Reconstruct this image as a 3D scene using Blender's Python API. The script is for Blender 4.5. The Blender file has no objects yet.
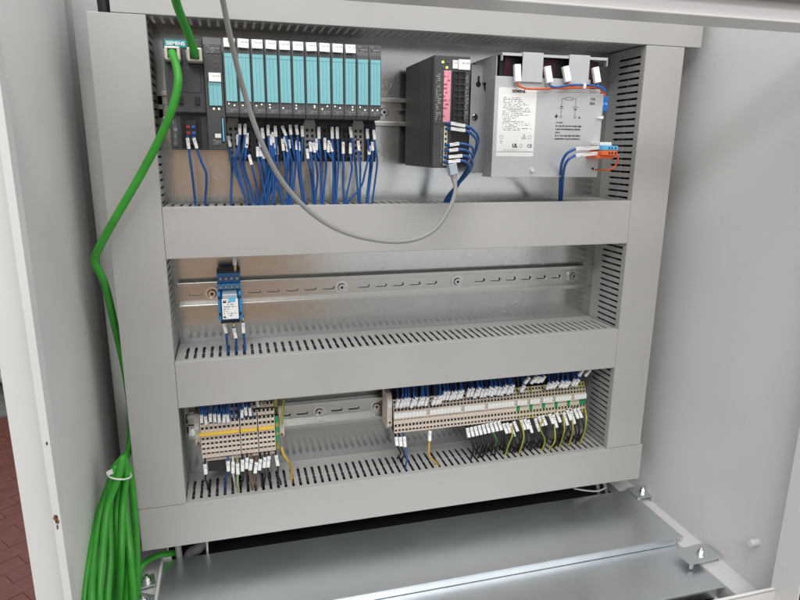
import bpy, bmesh, math, random
from mathutils import Vector, Matrix
random.seed(7)
S = bpy.context.scene
COL = S.collection
# ------------------------------------------------------------------ camera
CAM = Vector((0, -.83, 0))
RT = Vector((.96545, -.26050, .009466)); DN = Vector((-.053607, -.23377, -.97085)); FW = Vector((.255065, .936766, -.239621))
FPX = 613.34                                   # focal length in pixels of an 800 px wide frame
cam = bpy.data.cameras.new('camera'); camo = bpy.data.objects.new('camera', cam); COL.objects.link(camo)
M4 = Matrix.Identity(4)
for i in range(3):
    M4[i][0] = RT[i]; M4[i][1] = -DN[i]; M4[i][2] = -FW[i]; M4[i][3] = CAM[i]
camo.matrix_world = M4
cam.sensor_width = 36; cam.sensor_fit = 'HORIZONTAL'; cam.lens = FPX / 800 * 36
cam.clip_start = .01; cam.clip_end = 60
S.camera = camo
# ------------------------------------------------------------------ light
W = bpy.data.worlds.new('World'); S.world = W; W.use_nodes = True
bg = W.node_tree.nodes['Background']; bg.inputs[0].default_value = (.985, .985, 1.0, 1); bg.inputs[1].default_value = .80
def area(name, loc, target, sx, sy, power, col):
    l = bpy.data.lights.new(name, 'AREA'); l.shape = 'RECTANGLE'; l.size = sx; l.size_y = sy; l.energy = power; l.color = col
    o = bpy.data.objects.new(name, l); COL.objects.link(o); o.location = loc
    o.rotation_euler = (Vector(target) - Vector(loc)).to_track_quat('-Z', 'Y').to_euler(); return o
area('ceiling_lamp', (.45, -1.15, 1.85), (.25, -.1, -.1), 2.2, 1.0, 40, (1, .985, .955))
area('ceiling_lamp_far', (-.7, -3.0, 1.9), (.25, 0, -.2), 1.5, .5, 38, (.98, .99, 1))
S.view_settings.view_transform = 'Standard'; S.view_settings.look = 'None'
S.view_settings.exposure = .09; S.view_settings.gamma = 1; S.view_settings.use_curve_mapping = False
S.render.engine = 'CYCLES'

# ------------------------------------------------------------------ helpers
def at(u, v, y):
    """point at depth y that the photograph shows at (u, v)"""
    d = RT * ((u - 400) / FPX) + DN * ((v - 300) / FPX) + FW
    return CAM + d * ((y - CAM.y) / d.y)
def atz(u, v, z):
    d = RT * ((u - 400) / FPX) + DN * ((v - 300) / FPX) + FW
    return CAM + d * ((z - CAM.z) / d.z)
ONES = 'zeroth first second third fourth fifth sixth seventh eighth ninth tenth eleventh twelfth thirteenth fourteenth fifteenth sixteenth seventeenth eighteenth nineteenth'.split()
TENS = {2: ('twentieth', 'twenty'), 3: ('thirtieth', 'thirty'), 4: ('fortieth', 'forty'), 5: ('fiftieth', 'fifty'), 6: ('sixtieth', 'sixty')}
def nth(n):
    if n < 20: return ONES[n]
    t, o = divmod(n, 10); return TENS[t][0] if o == 0 else TENS[t][1] + '-' + ONES[o]

# ------------------------------------------------------------------ materials
MATS = {}
def mat(name, col, rough=.5, metal=0, var=.06, scale=30, bump=0, bscale=400, spec=.5, emit=None, coat=0, rvar=.12, dirt=0, specks=0):
    m = bpy.data.materials.new(name); m.use_nodes = True; MATS[name] = m
    nt = m.node_tree; N = nt.nodes; L = nt.links; b = N['Principled BSDF']
    b.inputs['Metallic'].default_value = metal; b.inputs['Specular IOR Level'].default_value = spec
    b.inputs['Coat Weight'].default_value = coat
    tc = N.new('ShaderNodeTexCoord'); nz = N.new('ShaderNodeTexNoise'); nz.inputs['Scale'].default_value = scale; nz.inputs['Detail'].default_value = 5
    L.new(tc.outputs['Object'], nz.inputs['Vector'])
    r = N.new('ShaderNodeMapRange'); r.inputs[1].default_value = .3; r.inputs[2].default_value = .7; r.inputs[3].default_value = 1 - var; r.inputs[4].default_value = 1 + var
    L.new(nz.outputs['Fac'], r.inputs[0])
    mx = N.new('ShaderNodeMix'); mx.data_type = 'RGBA'; mx.blend_type = 'MULTIPLY'; mx.inputs['Factor'].default_value = 1
    mx.inputs['A'].default_value = (*col, 1); L.new(r.outputs[0], mx.inputs['B'])
    out = mx.outputs['Result']
    if dirt:
        n2 = N.new('ShaderNodeTexNoise'); n2.inputs['Scale'].default_value = 11; n2.inputs['Detail'].default_value = 8; n2.inputs['Roughness'].default_value = .75
        L.new(tc.outputs['Object'], n2.inputs['Vector'])
        r2 = N.new('ShaderNodeMapRange'); r2.inputs[1].default_value = .60; r2.inputs[2].default_value = .82; r2.inputs[3].default_value = 0; r2.inputs[4].default_value = dirt
        L.new(n2.outputs['Fac'], r2.inputs[0])
        m2 = N.new('ShaderNodeMix'); m2.data_type = 'RGBA'; L.new(r2.outputs[0], m2.inputs['Factor']); L.new(out, m2.inputs['A'])
        m2.inputs['B'].default_value = (col[0] * .45, col[1] * .43, col[2] * .40, 1); out = m2.outputs['Result']
    if specks:     # dust specks and short scuff marks
        mp = N.new('ShaderNodeMapping'); mp.inputs['Scale'].default_value = (1, 1, .35); mp.inputs['Rotation'].default_value = (0, .6, .3); L.new(tc.outputs['Object'], mp.inputs['Vector'])
        n6 = N.new('ShaderNodeTexNoise'); n6.inputs['Scale'].default_value = 150; n6.inputs['Detail'].default_value = 2; L.new(mp.outputs[0], n6.inputs['Vector'])
        r6 = N.new('ShaderNodeMapRange'); r6.inputs[1].default_value = .725; r6.inputs[2].default_value = .78; r6.inputs[3].default_value = 0; r6.inputs[4].default_value = specks; L.new(n6.outputs['Fac'], r6.inputs[0])
        m6 = N.new('ShaderNodeMix'); m6.data_type = 'RGBA'; L.new(r6.outputs[0], m6.inputs['Factor']); L.new(out, m6.inputs['A']); m6.inputs['B'].default_value = (col[0] * .4, col[1] * .38, col[2] * .35, 1); out = m6.outputs['Result']
    L.new(out, b.inputs['Base Color'])
    rr = N.new('ShaderNodeMapRange'); rr.inputs[1].default_value = .3; rr.inputs[2].default_value = .7
    rr.inputs[3].default_value = max(.02, rough * (1 - rvar)); rr.inputs[4].default_value = min(1, rough * (1 + rvar))
    L.new(nz.outputs['Fac'], rr.inputs[0]); L.new(rr.outputs[0], b.inputs['Roughness'])
    if bump:
        n3 = N.new('ShaderNodeTexNoise'); n3.inputs['Scale'].default_value = bscale; n3.inputs['Detail'].default_value = 2
        L.new(tc.outputs['Object'], n3.inputs['Vector'])
        bp = N.new('ShaderNodeBump'); bp.inputs['Strength'].default_value = bump; bp.inputs['Distance'].default_value = .001
        L.new(n3.outputs['Fac'], bp.inputs['Height']); L.new(bp.outputs['Normal'], b.inputs['Normal'])
    if emit:
        b.inputs['Emission Color'].default_value = (*emit[0], 1); b.inputs['Emission Strength'].default_value = emit[1]
    return m
def zinc(name, col, rough, spangle=.06, scale=90, scratch=.25, dents=0, rv=(.92, 1.1)):
    """hot-dip galvanised sheet: faint crystal spangle, rolling marks, scuffs"""
    m = bpy.data.materials.new(name); m.use_nodes = True; MATS[name] = m
    nt = m.node_tree; N = nt.nodes; L = nt.links; b = N['Principled BSDF']; b.inputs['Metallic'].default_value = 1
    tc = N.new('ShaderNodeTexCoord')
    vo = N.new('ShaderNodeTexVoronoi'); vo.inputs['Scale'].default_value = scale; L.new(tc.outputs['Object'], vo.inputs['Vector'])
    nz = N.new('ShaderNodeTexNoise'); nz.inputs['Scale'].default_value = 7; nz.inputs['Detail'].default_value = 7; L.new(tc.outputs['Object'], nz.inputs['Vector'])
    ad = N.new('ShaderNodeMix'); ad.data_type = 'RGBA'; ad.inputs['Factor'].default_value = .75
    L.new(vo.outputs['Color'], ad.inputs['A']); L.new(nz.outputs['Fac'], ad.inputs['B'])
    bw = N.new('ShaderNodeRGBToBW'); L.new(ad.outputs['Result'], bw.inputs[0])
    r = N.new('ShaderNodeMapRange'); r.inputs[1].default_value = .25; r.inputs[2].default_value = .75; r.inputs[3].default_value = 1 - spangle; r.inputs[4].default_value = 1 + spangle
    L.new(bw.outputs[0], r.inputs[0])
    mx = N.new('ShaderNodeMix'); mx.data_type = 'RGBA'; mx.blend_type = 'MULTIPLY'; mx.inputs['Factor'].default_value = 1
    mx.inputs['A'].default_value = (*col, 1); L.new(r.outputs[0], mx.inputs['B']); L.new(mx.outputs['Result'], b.inputs['Base Color'])
    rr = N.new('ShaderNodeMapRange'); rr.inputs[1].default_value = .25; rr.inputs[2].default_value = .75; rr.inputs[3].default_value = rough * rv[0]; rr.inputs[4].default_value = rough * rv[1]
    L.new(bw.outputs[0], rr.inputs[0]); L.new(rr.outputs[0], b.inputs['Roughness'])
    mp = N.new('ShaderNodeMapping'); mp.inputs['Scale'].default_value = (60, 60, 9); L.new(tc.outputs['Object'], mp.inputs['Vector'])
    n3 = N.new('ShaderNodeTexNoise'); n3.inputs['Scale'].default_value = 1; n3.inputs['Detail'].default_value = 6; L.new(mp.outputs[0], n3.inputs['Vector'])
    bp = N.new('ShaderNodeBump'); bp.inputs['Strength'].default_value = scratch; bp.inputs['Distance'].default_value = .0006
    L.new(n3.outputs['Fac'], bp.inputs['Height']); L.new(bp.outputs['Normal'], b.inputs['Normal'])
    if dents:      # sparse blisters and scuffs in the zinc
        n4 = N.new('ShaderNodeTexNoise'); n4.inputs['Scale'].default_value = 85; n4.inputs['Detail'].default_value = 3; n4.inputs['Distortion'].default_value = 1.2; L.new(tc.outputs['Object'], n4.inputs['Vector'])
        n5 = N.new('ShaderNodeTexNoise'); n5.inputs['Scale'].default_value = 9; L.new(tc.outputs['Object'], n5.inputs['Vector'])
        m5 = N.new('ShaderNodeMapRange'); m5.inputs[1].default_value = .45; m5.inputs[2].default_value = .65; L.new(n5.outputs['Fac'], m5.inputs[0])
        m4 = N.new('ShaderNodeMapRange'); m4.inputs[1].default_value = .60; m4.inputs[2].default_value = .72; L.new(n4.outputs['Fac'], m4.inputs[0])
        mu = N.new('ShaderNodeMath'); mu.operation = 'MULTIPLY'; L.new(m4.outputs[0], mu.inputs[0]); L.new(m5.outputs[0], mu.inputs[1])
        b2 = N.new('ShaderNodeBump'); b2.inputs['Strength'].default_value = dents; b2.inputs['Distance'].default_value = .0012
        L.new(mu.outputs[0], b2.inputs['Height']); L.new(bp.outputs['Normal'], b2.inputs['Normal']); L.new(b2.outputs['Normal'], b.inputs['Normal'])
    return m
def printed(name, paper, ink, rows, chars, fill=.55, rough=.5, margin=.08, zlo=.05, zhi=.95):
    """flat print: rows of tiny illegible characters over the face (Generated x / z)"""
    m = bpy.data.materials.new(name); m.use_nodes = True; MATS[name] = m
    nt = m.node_tree; N = nt.nodes; L = nt.links; b = N['Principled BSDF']; b.inputs['Roughness'].default_value = rough
    tc = N.new('ShaderNodeTexCoord'); sp = N.new('ShaderNodeSeparateXYZ'); L.new(tc.outputs['Generated'], sp.inputs[0])
    def mth(op, a, bb=None, c=None):
        n = N.new('ShaderNodeMath'); n.operation = op
        for i, q in enumerate((a, bb, c)):
            if q is None: continue
            if isinstance(q, (int, float)): n.inputs[i].default_value = q
            else: L.new(q, n.inputs[i])
        return n.outputs[0]
    zr = mth('MULTIPLY', sp.outputs['Z'], rows); fr = mth('FRACT', zr); fl = mth('FLOOR', zr)
    band = mth('MULTIPLY', mth('GREATER_THAN', fr, .28), mth('LESS_THAN', fr, .75))
    cx = mth('FLOOR', mth('MULTIPLY', sp.outputs['X'], chars))
    cb = N.new('ShaderNodeCombineXYZ'); L.new(cx, cb.inputs[0]); L.new(fl, cb.inputs[1])
    wn = N.new('ShaderNodeTexWhiteNoise'); wn.noise_dimensions = '2D'; L.new(cb.outputs[0], wn.inputs['Vector'])
    on = mth('LESS_THAN', wn.outputs['Value'], fill)
    cb2 = N.new('ShaderNodeCombineXYZ'); L.new(fl, cb2.inputs[0]); cb2.inputs[1].default_value = 3.7
    w2 = N.new('ShaderNodeTexWhiteNoise'); w2.noise_dimensions = '2D'; L.new(cb2.outputs[0], w2.inputs['Vector'])
    lim = mth('MULTIPLY_ADD', w2.outputs['Value'], .5, .45)
    ins = mth('MULTIPLY', mth('LESS_THAN', sp.outputs['X'], lim), mth('GREATER_THAN', sp.outputs['X'], margin))
    ins2 = mth('MULTIPLY', mth('LESS_THAN', sp.outputs['Z'], zhi), mth('GREATER_THAN', sp.outputs['Z'], zlo))
    fac = mth('MULTIPLY', mth('MULTIPLY', band, on), mth('MULTIPLY', ins, ins2))
    mx = N.new('ShaderNodeMix'); mx.data_type = 'RGBA'; L.new(mth('MULTIPLY', fac, .8), mx.inputs['Factor'])
    mx.inputs['A'].default_value = (*paper, 1); mx.inputs['B'].default_value = (*ink, 1)
    L.new(mx.outputs['Result'], b.inputs['Base Color'])
    return m
mat('duct_pvc', (.41, .402, .386), .42, var=.04, scale=7, bump=.07, bscale=600, dirt=.16, specks=.18, rvar=.3)
mat('paint', (.68, .668, .66), .36, var=.03, scale=5, bump=.16, bscale=700, dirt=.12, specks=.2, rvar=.3)
mat('paint_white', (.62, .62, .61), .32, var=.02, scale=8, bump=.08, bscale=900, dirt=.05)
zinc('zinc_plate', (.62, .64, .63), .20, .06, 130, .22, .09)
zinc('zinc_gland', (.78, .82, .85), .36, .03, 60, .006, .006, (.93, 1.07))
zinc('zinc_rail', (.62, .62, .59), .24, .03, 150, .01)
mat('zinc_box', (.53, .55, .565), .45, metal=.35, var=.02, scale=60)
zinc('bright_steel', (.80, .80, .80), .16, .03, 200, .05)
zinc('brass', (.75, .55, .22), .3, .05, 200, .05)
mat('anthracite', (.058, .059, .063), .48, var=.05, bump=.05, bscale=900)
mat('anthracite_pale', (.085, .086, .09), .5, var=.05, bump=.05, bscale=900)  # paler copy of anthracite for the I/O module bodies
mat('black', (.012, .012, .013), .5)
mat('base_dark', (.020, .020, .022), .55)
mat('base_grey', (.27, .265, .25), .5)
mat('turquoise', (.195, .475, .51), .42, var=.03)
mat('turquoise_deep', (.13, .37, .39), .45)
mat('brand_teal', (.015, .28, .31), .4)
mat('white', (.80, .80, .78), .45, var=.02)
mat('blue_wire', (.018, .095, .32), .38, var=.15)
mat('blue_shaded', (.008, .018, .075), .45)  # blue wire with the shade under the duct put into its colour
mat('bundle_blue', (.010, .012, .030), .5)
mat('black_wire', (.014, .014, .016), .42)
mat('green_cable', (.032, .29, .022), .46, var=.14, scale=45, dirt=.25, bump=.05, bscale=200)
mat('grey_cable', (.30, .295, .28), .45)
mat('white_cable', (.62, .61, .58), .45)
mat('yellow_wire', (.52, .36, .04), .42)
mat('green_stripe', (.04, .26, .05), .42)
mat('sage_wire', (.30, .38, .16), .45)
mat('brown_wire', (.16, .09, .06), .45)
mat('orange_wire', (.62, .10, .02), .4)
mat('beige', (.66, .565, .485), .5, var=.05)
mat('beige_tan', (.60, .53, .40), .5, var=.05)
mat('terminal_green', (.02, .27, .10), .45)
mat('terminal_yellow', (.34, .34, .06), .45)
mat('jumper_yellow', (.80, .52, .06), .4)
mat('relay_blue', (.028, .24, .54), .38, var=.08)
mat('relay_blue_dark', (.014, .095, .26), .4)
mat('light_blue', (.12, .47, .75), .4)
mat('mid_blue', (.02, .13, .45), .4)
mat('orange', (.75, .14, .03), .4)
mat('red', (.45, .03, .03), .4)
mat('dark_red', (.055, .008, .014), .45)
mat('plug_metal', (.60, .57, .50), .38, metal=.3)
mat('clear_grey', (.34, .40, .47), .15)
mat('cream', (.72, .68, .55), .45)
mat('ink', (.02, .02, .025), .6)
mat('print_grey', (.22, .22, .22), .6)
mat('led_green', (.5, .8, .1), .4, emit=((.65, 1, .12), 1.6))
mat('led_white', (.8, .85, .6), .4, emit=((.9, 1, .6), 1.2))
mat('led_off', (.10, .10, .10), .4)
mat('tile_red', (.135, .044, .034), .42, var=.15, scale=25, bump=.2, bscale=120, dirt=.3)
mat('grout', (.105, .034, .027), .8, var=.2)
mat('concrete_light', (.30, .295, .28), .6, var=.1, scale=6)
mat('concrete', (.13, .125, .115), .7, var=.2, scale=12)
mat('rust', (.16, .08, .03), .8, var=.3)
mat('warm_panel', (.56, .39, .28), .8, var=.05, scale=4)
printed('tag_print', (.80, .80, .78), (.30, .30, .31), 4, 14, .75, margin=.22, zlo=.5, zhi=.75)
printed('sleeve_print', (.80, .80, .79), (.22, .22, .24), 7, 3.2, .42, margin=.2)
printed('sticker_print', (.82, .82, .80), (.08, .08, .09), 22, 44, .62, margin=.07)
printed('warning_print', (.33, .345, .355), (.03, .03, .03), 6, 40, .72, margin=.0)
printed('body_print', (.085, .086, .09), (.36, .36, .36), 4, 14, .5)
printed('body_print_fine', (.058, .059, .063), (.34, .34, .34), 26, 6, .55, margin=.05)
printed('red_label', (.75, .30, .36), (.30, .02, .05), 13, 4, .5, margin=0)
printed('relay_print', (.80, .80, .79), (.12, .12, .14), 9, 12, .55, margin=.08)
printed('side_print', (.058, .059, .063), (.10, .10, .105), 22, 5, .6, margin=.05)

# ------------------------------------------------------------------ mesh building
class MB:
    def __init__(s): s.v = []; s.f = []; s.m = []; s.sm = []
    def add(s, vs, fs, mi=0, smooth=False):
        n = len(s.v); s.v += [tuple(p) for p in vs]
        for f in fs: s.f.append([i + n for i in f]); s.m.append(mi); s.sm.append(smooth)
        return s
    def box(s, x0, x1, y0, y1, z0, z1, mi=0):
        return s.add([(x0, y0, z0), (x1, y0, z0), (x1, y1, z0), (x0, y1, z0), (x0, y0, z1), (x1, y0, z1), (x1, y1, z1), (x0, y1, z1)],
                     [(3, 2, 1, 0), (4, 5, 6, 7), (0, 1, 5, 4), (1, 2, 6, 5), (2, 3, 7, 6), (3, 0, 4, 7)], mi)
    def prism(s, prof, a0, a1, axis='x', mi=0):
        """closed profile extruded along an axis; profile coordinates are the two other axes in order"""
        n = len(prof)
        def P(a, q): return {'x': (a, q[0], q[1]), 'y': (q[0], a, q[1]), 'z': (q[0], q[1], a)}[axis]
        vs = [P(a0, q) for q in prof] + [P(a1, q) for q in prof]
        return s.add(vs, [tuple(range(n - 1, -1, -1)), tuple(range(n, 2 * n))] + [(i, (i + 1) % n, n + (i + 1) % n, n + i) for i in range(n)], mi)
    def frame(s, p, d):
        d = Vector(d).normalized(); a = Vector((0, 0, 1)) if abs(d.z) < .9 else Vector((1, 0, 0))
        u = d.cross(a).normalized(); return d, u, d.cross(u)
    def cyl(s, p, d, r, h, n=16, mi=0, r1=None, smooth=True):
        p = Vector(p); d, u, w = s.frame(p, d); r1 = r if r1 is None else r1
        vs = [p + (u * math.cos(t) + w * math.sin(t)) * r for t in [2 * math.pi * i / n for i in range(n)]]
        vs += [p + d * h + (u * math.cos(t) + w * math.sin(t)) * r1 for t in [2 * math.pi * i / n for i in range(n)]]
        s.add(vs, [(i, n + i, n + (i + 1) % n, (i + 1) % n) for i in range(n)], mi, smooth)
        return s.add(vs, [tuple(range(n)), tuple(range(2 * n - 1, n - 1, -1))], mi)
    def tube(s, pts, r, n=8, mi=0, sub=6, closed=False, flat=None):
        pts = [Vector(p) for p in pts]; Q = []
        m = len(pts)
        for i in range(m if closed else m - 1):
            if closed: a, b, c, d = (pts[(i + k - 1) % m] for k in range(4))
            else: a, b, c, d = pts[max(0, i - 1)], pts[i], pts[i + 1], pts[min(m - 1, i + 2)]
            for k in range(sub):
                t = k / sub
                Q.append(.5 * ((2 * b) + (c - a) * t + (2 * a - 5 * b + 4 * c - d) * t * t + (3 * b - a - 3 * c + d) * t ** 3))
        if not closed: Q.append(pts[-1])
        k = len(Q); vs = []; u = None
        for i in range(k):
            dr = (Q[(i + 1) % k] - Q[i - 1]) if closed else (Q[min(k - 1, i + 1)] - Q[max(0, i - 1)])
            if dr.length < 1e-9: dr = Vector((0, 0, 1))
            dr.normalize()
            if u is None: _, u, w = s.frame(Q[i], dr)
            else:
                u = (u - dr * u.dot(dr)).normalized(); w = dr.cross(u)
            rr = r(i / (k - 1)) if callable(r) else r
            for j in range(n):
                t = 2 * math.pi * j / n; vs.append(Q[i] + u * math.cos(t) * rr + w * math.sin(t) * rr)
        fs = [(i * n + j, i * n + (j + 1) % n, ((i + 1) % k) * n + (j + 1) % n, ((i + 1) % k) * n + j) for i in range(k if closed else k - 1) for j in range(n)]
        s.add(vs, fs, mi, True)
        if not closed: s.add(vs[:n], [tuple(range(n - 1, -1, -1))], mi); s.add(vs[-n:], [tuple(range(n))], mi)
        return s
    def obox(s, c, ax, half, mi=0):
        """oriented box: centre, three axes, three half sizes"""
        c = Vector(c); a, b, d = [Vector(q).normalized() * h for q, h in zip(ax, half)]
        vs = [c + a * i + b * j + d * k for k in (-1, 1) for i, j in ((-1, -1), (1, -1), (1, 1), (-1, 1))]
        return s.add(vs, [(3, 2, 1, 0), (4, 5, 6, 7), (0, 1, 5, 4), (1, 2, 6, 5), (2, 3, 7, 6), (3, 0, 4, 7)], mi)
    def mesh(s, name, mats):
        me = bpy.data.meshes.new(name); me.from_pydata(s.v, [], s.f)
        for m in (mats if isinstance(mats, (list, tuple)) else [mats]): me.materials.append(MATS[m])
        me.polygons.foreach_set('material_index', s.m); me.polygons.foreach_set('use_smooth', s.sm)
        bm = bmesh.new(); bm.from_mesh(me); bmesh.ops.recalc_face_normals(bm, faces=bm.faces); bm.to_mesh(me); bm.free()
        me.update(); return me
    def build(s, name, mats, parent=None, bevel=0, seg=2):
        return link(name, s.mesh(name, mats), parent, bevel, seg)
def link(name, me, parent=None, bevel=0, seg=2):
    o = bpy.data.objects.new(name, me); COL.objects.link(o)
    if parent:
        o.parent = parent; o.matrix_parent_inverse = Matrix.Translation(-wloc(parent))
    if bevel:
        b = o.modifiers.new('bevel', 'BEVEL'); b.width = bevel; b.segments = seg; b.limit_method = 'ANGLE'; b.angle_limit = .6
    return o
def wloc(o):
    return Vector(o.get('_base', (0, 0, 0)))
BASES = []
def tag(o, label=None, cat=None, group=None, kind=None):
    if label: o['label'] = label
    if cat: o['category'] = cat
    if group: o['group'] = group
    if kind: o['kind'] = kind
    return o
def thing(name, loc, label, cat, group=None):
    o = bpy.data.objects.new(name, None); COL.objects.link(o); o.location = loc; o['_base'] = list(loc); o.empty_display_size = .02
    BASES.append(o)
    return tag(o, label, cat, group)
def child(parent, name, mb, mats, bevel=0):
    return mb.build(name, mats, parent, bevel)
def text(body, size, loc, parent, mname, name='lettering', axis='y', tilt=0, bold=0.0):
    cu = bpy.data.curves.new(name, 'FONT'); cu.body = body; cu.size = size; cu.align_x = 'CENTER'; cu.align_y = 'CENTER'; cu.extrude = .00012; cu.offset = bold
    t = bpy.data.objects.new('tmp', cu); COL.objects.link(t)
    dg = bpy.context.evaluated_depsgraph_get(); me = bpy.data.meshes.new_from_object(t.evaluated_get(dg))
    bpy.data.objects.remove(t)
    R = Matrix.Rotation(math.pi / 2, 4, 'X')
    if tilt: R = Matrix.Rotation(tilt, 4, 'Y') @ R
    me.transform(Matrix.Translation(loc) @ R); me.materials.clear(); me.materials.append(MATS[mname]); me.name = name
    return link(name, me, parent)
def holed(bm_list, origin, du, dv, nrm, L, H, holes, thick):
    """sheet of length L (along du) and height H (along dv) with holes; holes = list of [(s, lo, hi)...] columns in order"""
    o = Vector(origin); du = Vector(du); dv = Vector(dv); nrm = Vector(nrm)
    vs = []; fs = []
    cols = [(0, None, None)]
    for h in holes: cols += h
    cols.append((L, None, None))
    idx = []
    for (s, lo, hi) in cols:
        if lo is None: lo = hi = H / 2
        base = len(vs)
        for t in (0, lo, hi, H): vs.append(o + du * s + dv * t)
        idx.append(base)
    for a, b in zip(idx, idx[1:]):
        la, ha, lb, hb = [(vs[i] - o).dot(dv) for i in (a + 1, a + 2, b + 1, b + 2)]
        fs.append((a, b, b + 1, a + 1)); fs.append((a + 2, b + 2, b + 3, a + 3))
    n = len(vs)
    vs2 = vs + [v + nrm * thick for v in vs]
    fs2 = list(fs) + [tuple(reversed([i + n for i in f])) for f in fs]
    for a, b in zip(idx, idx[1:]):
        fs2 += [(a, a + n, b + n, b), (a + 3, b + 3, b + 3 + n, a + 3 + n), (a + 1, b + 1, b + 1 + n, a + 1 + n), (a + 2, a + 2 + n, b + 2 + n, b + 2)]
    a = idx[0]; b = idx[-1]
    fs2 += [(a, a + 3, a + 3 + n, a + n), (b, b + n, b + 3 + n, b + 3)]
    bm_list.add(vs2, fs2, 0)
def stadium(c, half, r, mid, n=5):
    """columns of a stadium hole centred at c along the sheet"""
    out = []
    for i in range(n + 1):
        t = math.pi / 2 * i / n; out.append((c - half + r - r * math.cos(t), mid - r * math.sin(t), mid + r * math.sin(t)))
    for i in range(n, -1, -1):
        t = math.pi / 2 * i / n; out.append((c + half - r + r * math.cos(t), mid - r * math.sin(t), mid + r * math.sin(t)))
    return out

# ================================================================== SETTING
ZF = -1.2
fl = MB(); fl.box(-6, 6, -5, 8, ZF - .1, ZF); tag(fl.build('floor', 'concrete_light'), 'workshop floor, made grey out of view to curb red bounce', 'floor', kind='structure')  # grey tone put in out of view to keep red bounce off the frame
fl = MB(); fl.box(-3, -.3, .1, 2.45, ZF, ZF + .002); floor = fl.build('tiled_floor', 'grout'); tag(floor, 'dull red tiled floor beside the cabinet', 'floor', kind='structure')
tm = MB(); tm.box(-.0592, .0592, -.0292, .0292, 0, .002)
tme = tm.mesh('tile', 'tile_red')
nt = 0
ca, sa = math.cos(math.radians(38)), math.sin(math.radians(38))
for i in range(-60, 60):
    for j in range(-60, 60):
        px = i * .12 + (j % 2) * .06; pz = j * .06
        x = -.75 + px * ca - pz * sa; y = 1.3 + px * sa + pz * ca
        d = Vector((x, y, ZF)) - CAM; w = d.dot(FW)
        u, v = 400 + FPX * d.dot(RT) / w, 300 + FPX * d.dot(DN) / w
        if -45 < u < 62 and 426 < v < 640:
            o = link('tile', tme, floor); o.location = (x, y, ZF + .002 + random.uniform(-.0008, .0008)); o.rotation_euler = (random.uniform(-.006, .006), random.uniform(-.006, .006), math.radians(38)); nt += 1
cs = MB(); cs.prism([(-3.2, 1.35), (-.2, 2.42), (-.2, 5), (-3.2, 5)], ZF, ZF + .012, 'z'); tag(cs.build('concrete_strip', 'concrete'), 'grey concrete strip behind the red tiles', 'floor', kind='structure')
# panel added out of view behind the camera for a warm reflection in the zinc
pw = MB(); pw.box(-1.1, .45, -2.62, -2.6, ZF, .25); tag(pw.build('warm_reflector', 'warm_panel'), 'warm brown panel added out of view for the reflection in the zinc plate', 'panel', kind='structure')
# machine foot far left
mf = thing('machine_frame', (-1.65, 2.5, ZF), 'black machine frame with grey pipe on the floor, far left', 'machine')
m = MB(); m.box(-2.3, -.9, 2.5, 3.2, ZF + .06, ZF + .8); m.box(-2.2, -2.05, 2.55, 2.7, ZF + .012, ZF + .06); m.box(-1.1, -.95, 2.55, 2.7, ZF + .012, ZF + .06); child(mf, 'housing', m, 'black', .01)
m = MB(); m.tube([(-2.4, 2.40, ZF + .12), (-1.5, 2.40, ZF + .105), (-.85, 2.40, ZF + .09)], .03, 12); child(mf, 'pipe', m, 'grey_cable')

# ================================================================== CABINET
XL, XR = -.1735, .634; ZB, ZT = -.556, .235; YF = -.333; YB = .06
cab = thing('electrical_cabinet', (.23, -.14, ZB), 'open light grey sheet steel control cabinet around all the devices', 'cabinet')
m = MB(); m.box(XL - .0015, XL, YF, YB, ZB - .03, ZT); child(cab, 'side_wall', m, 'paint')
m = MB(); m.box(XR, XR + .0015, YF, YB, ZB - .03, ZT); child(cab, 'side_wall', m, 'paint')
m = MB(); m.box(XL, XR, YB, YB + .0015, ZB - .03, ZT); child(cab, 'back_wall', m, 'paint')
m = MB(); m.box(XL, XR, YB - .03, YB, ZT, ZT + .0015); child(cab, 'top_rim', m, 'paint')
# front frame: left upright, right upright, header, sill - each a folded channel
m = MB(); m.box(XL - .0012, -.1515, YF - .0015, YF, ZB - .03, ZT)
m.prism([(-.1515, YF - .0015), (-.1515, YF - .010), (-.1455, YF - .010), (-.1455, YF + .004), (-.147, YF + .004), (-.147, YF - .0015)], ZB - .03, ZT, 'z')
child(cab, 'front_upright', m, 'paint_white', .0008)
m = MB(); m.box(.6125, XR + .03, YF - .0015, YF, ZB - .03, .15); m.box(.6105, .6125, YF - .030, YF + .006, ZB - .03, ZT)
child(cab, 'front_upright', m, 'paint', .0006)
hd = MB(); hd.box(XL, XR, YF - .0015, YF, .1175, .150); hd.box(XL, XR, YF, -.2985, .1485, .150); hd.box(XL, XR, YF - .0015, -.297, .116, .1175); hd.box(XL, XR, -.2985, -.297, .1175, .1485)
hd.tube([(XL, YF - .0012, .1168), (XR, YF - .0012, .1168)], .0013, 8); header = child(cab, 'header', hd, 'paint')
m = MB(); m.box(XL, XR, YF - .012, YF - .0016, .1322, .148); child(cab, 'gasket', m, 'print_grey', .003)
m = MB(); m.box(XL, XR, YF - .0015, YF, ZB - .03, -.515); m.box(XL, XR, YF - .0015, YF + .004, -.5165, -.515); child(cab, 'sill', m, 'paint', .0006)
m = MB(); m.box(.6127, .640, YF - .030, YF - .002, -.60, -.505); child(cab, 'seal', m, 'black', .002)
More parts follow.
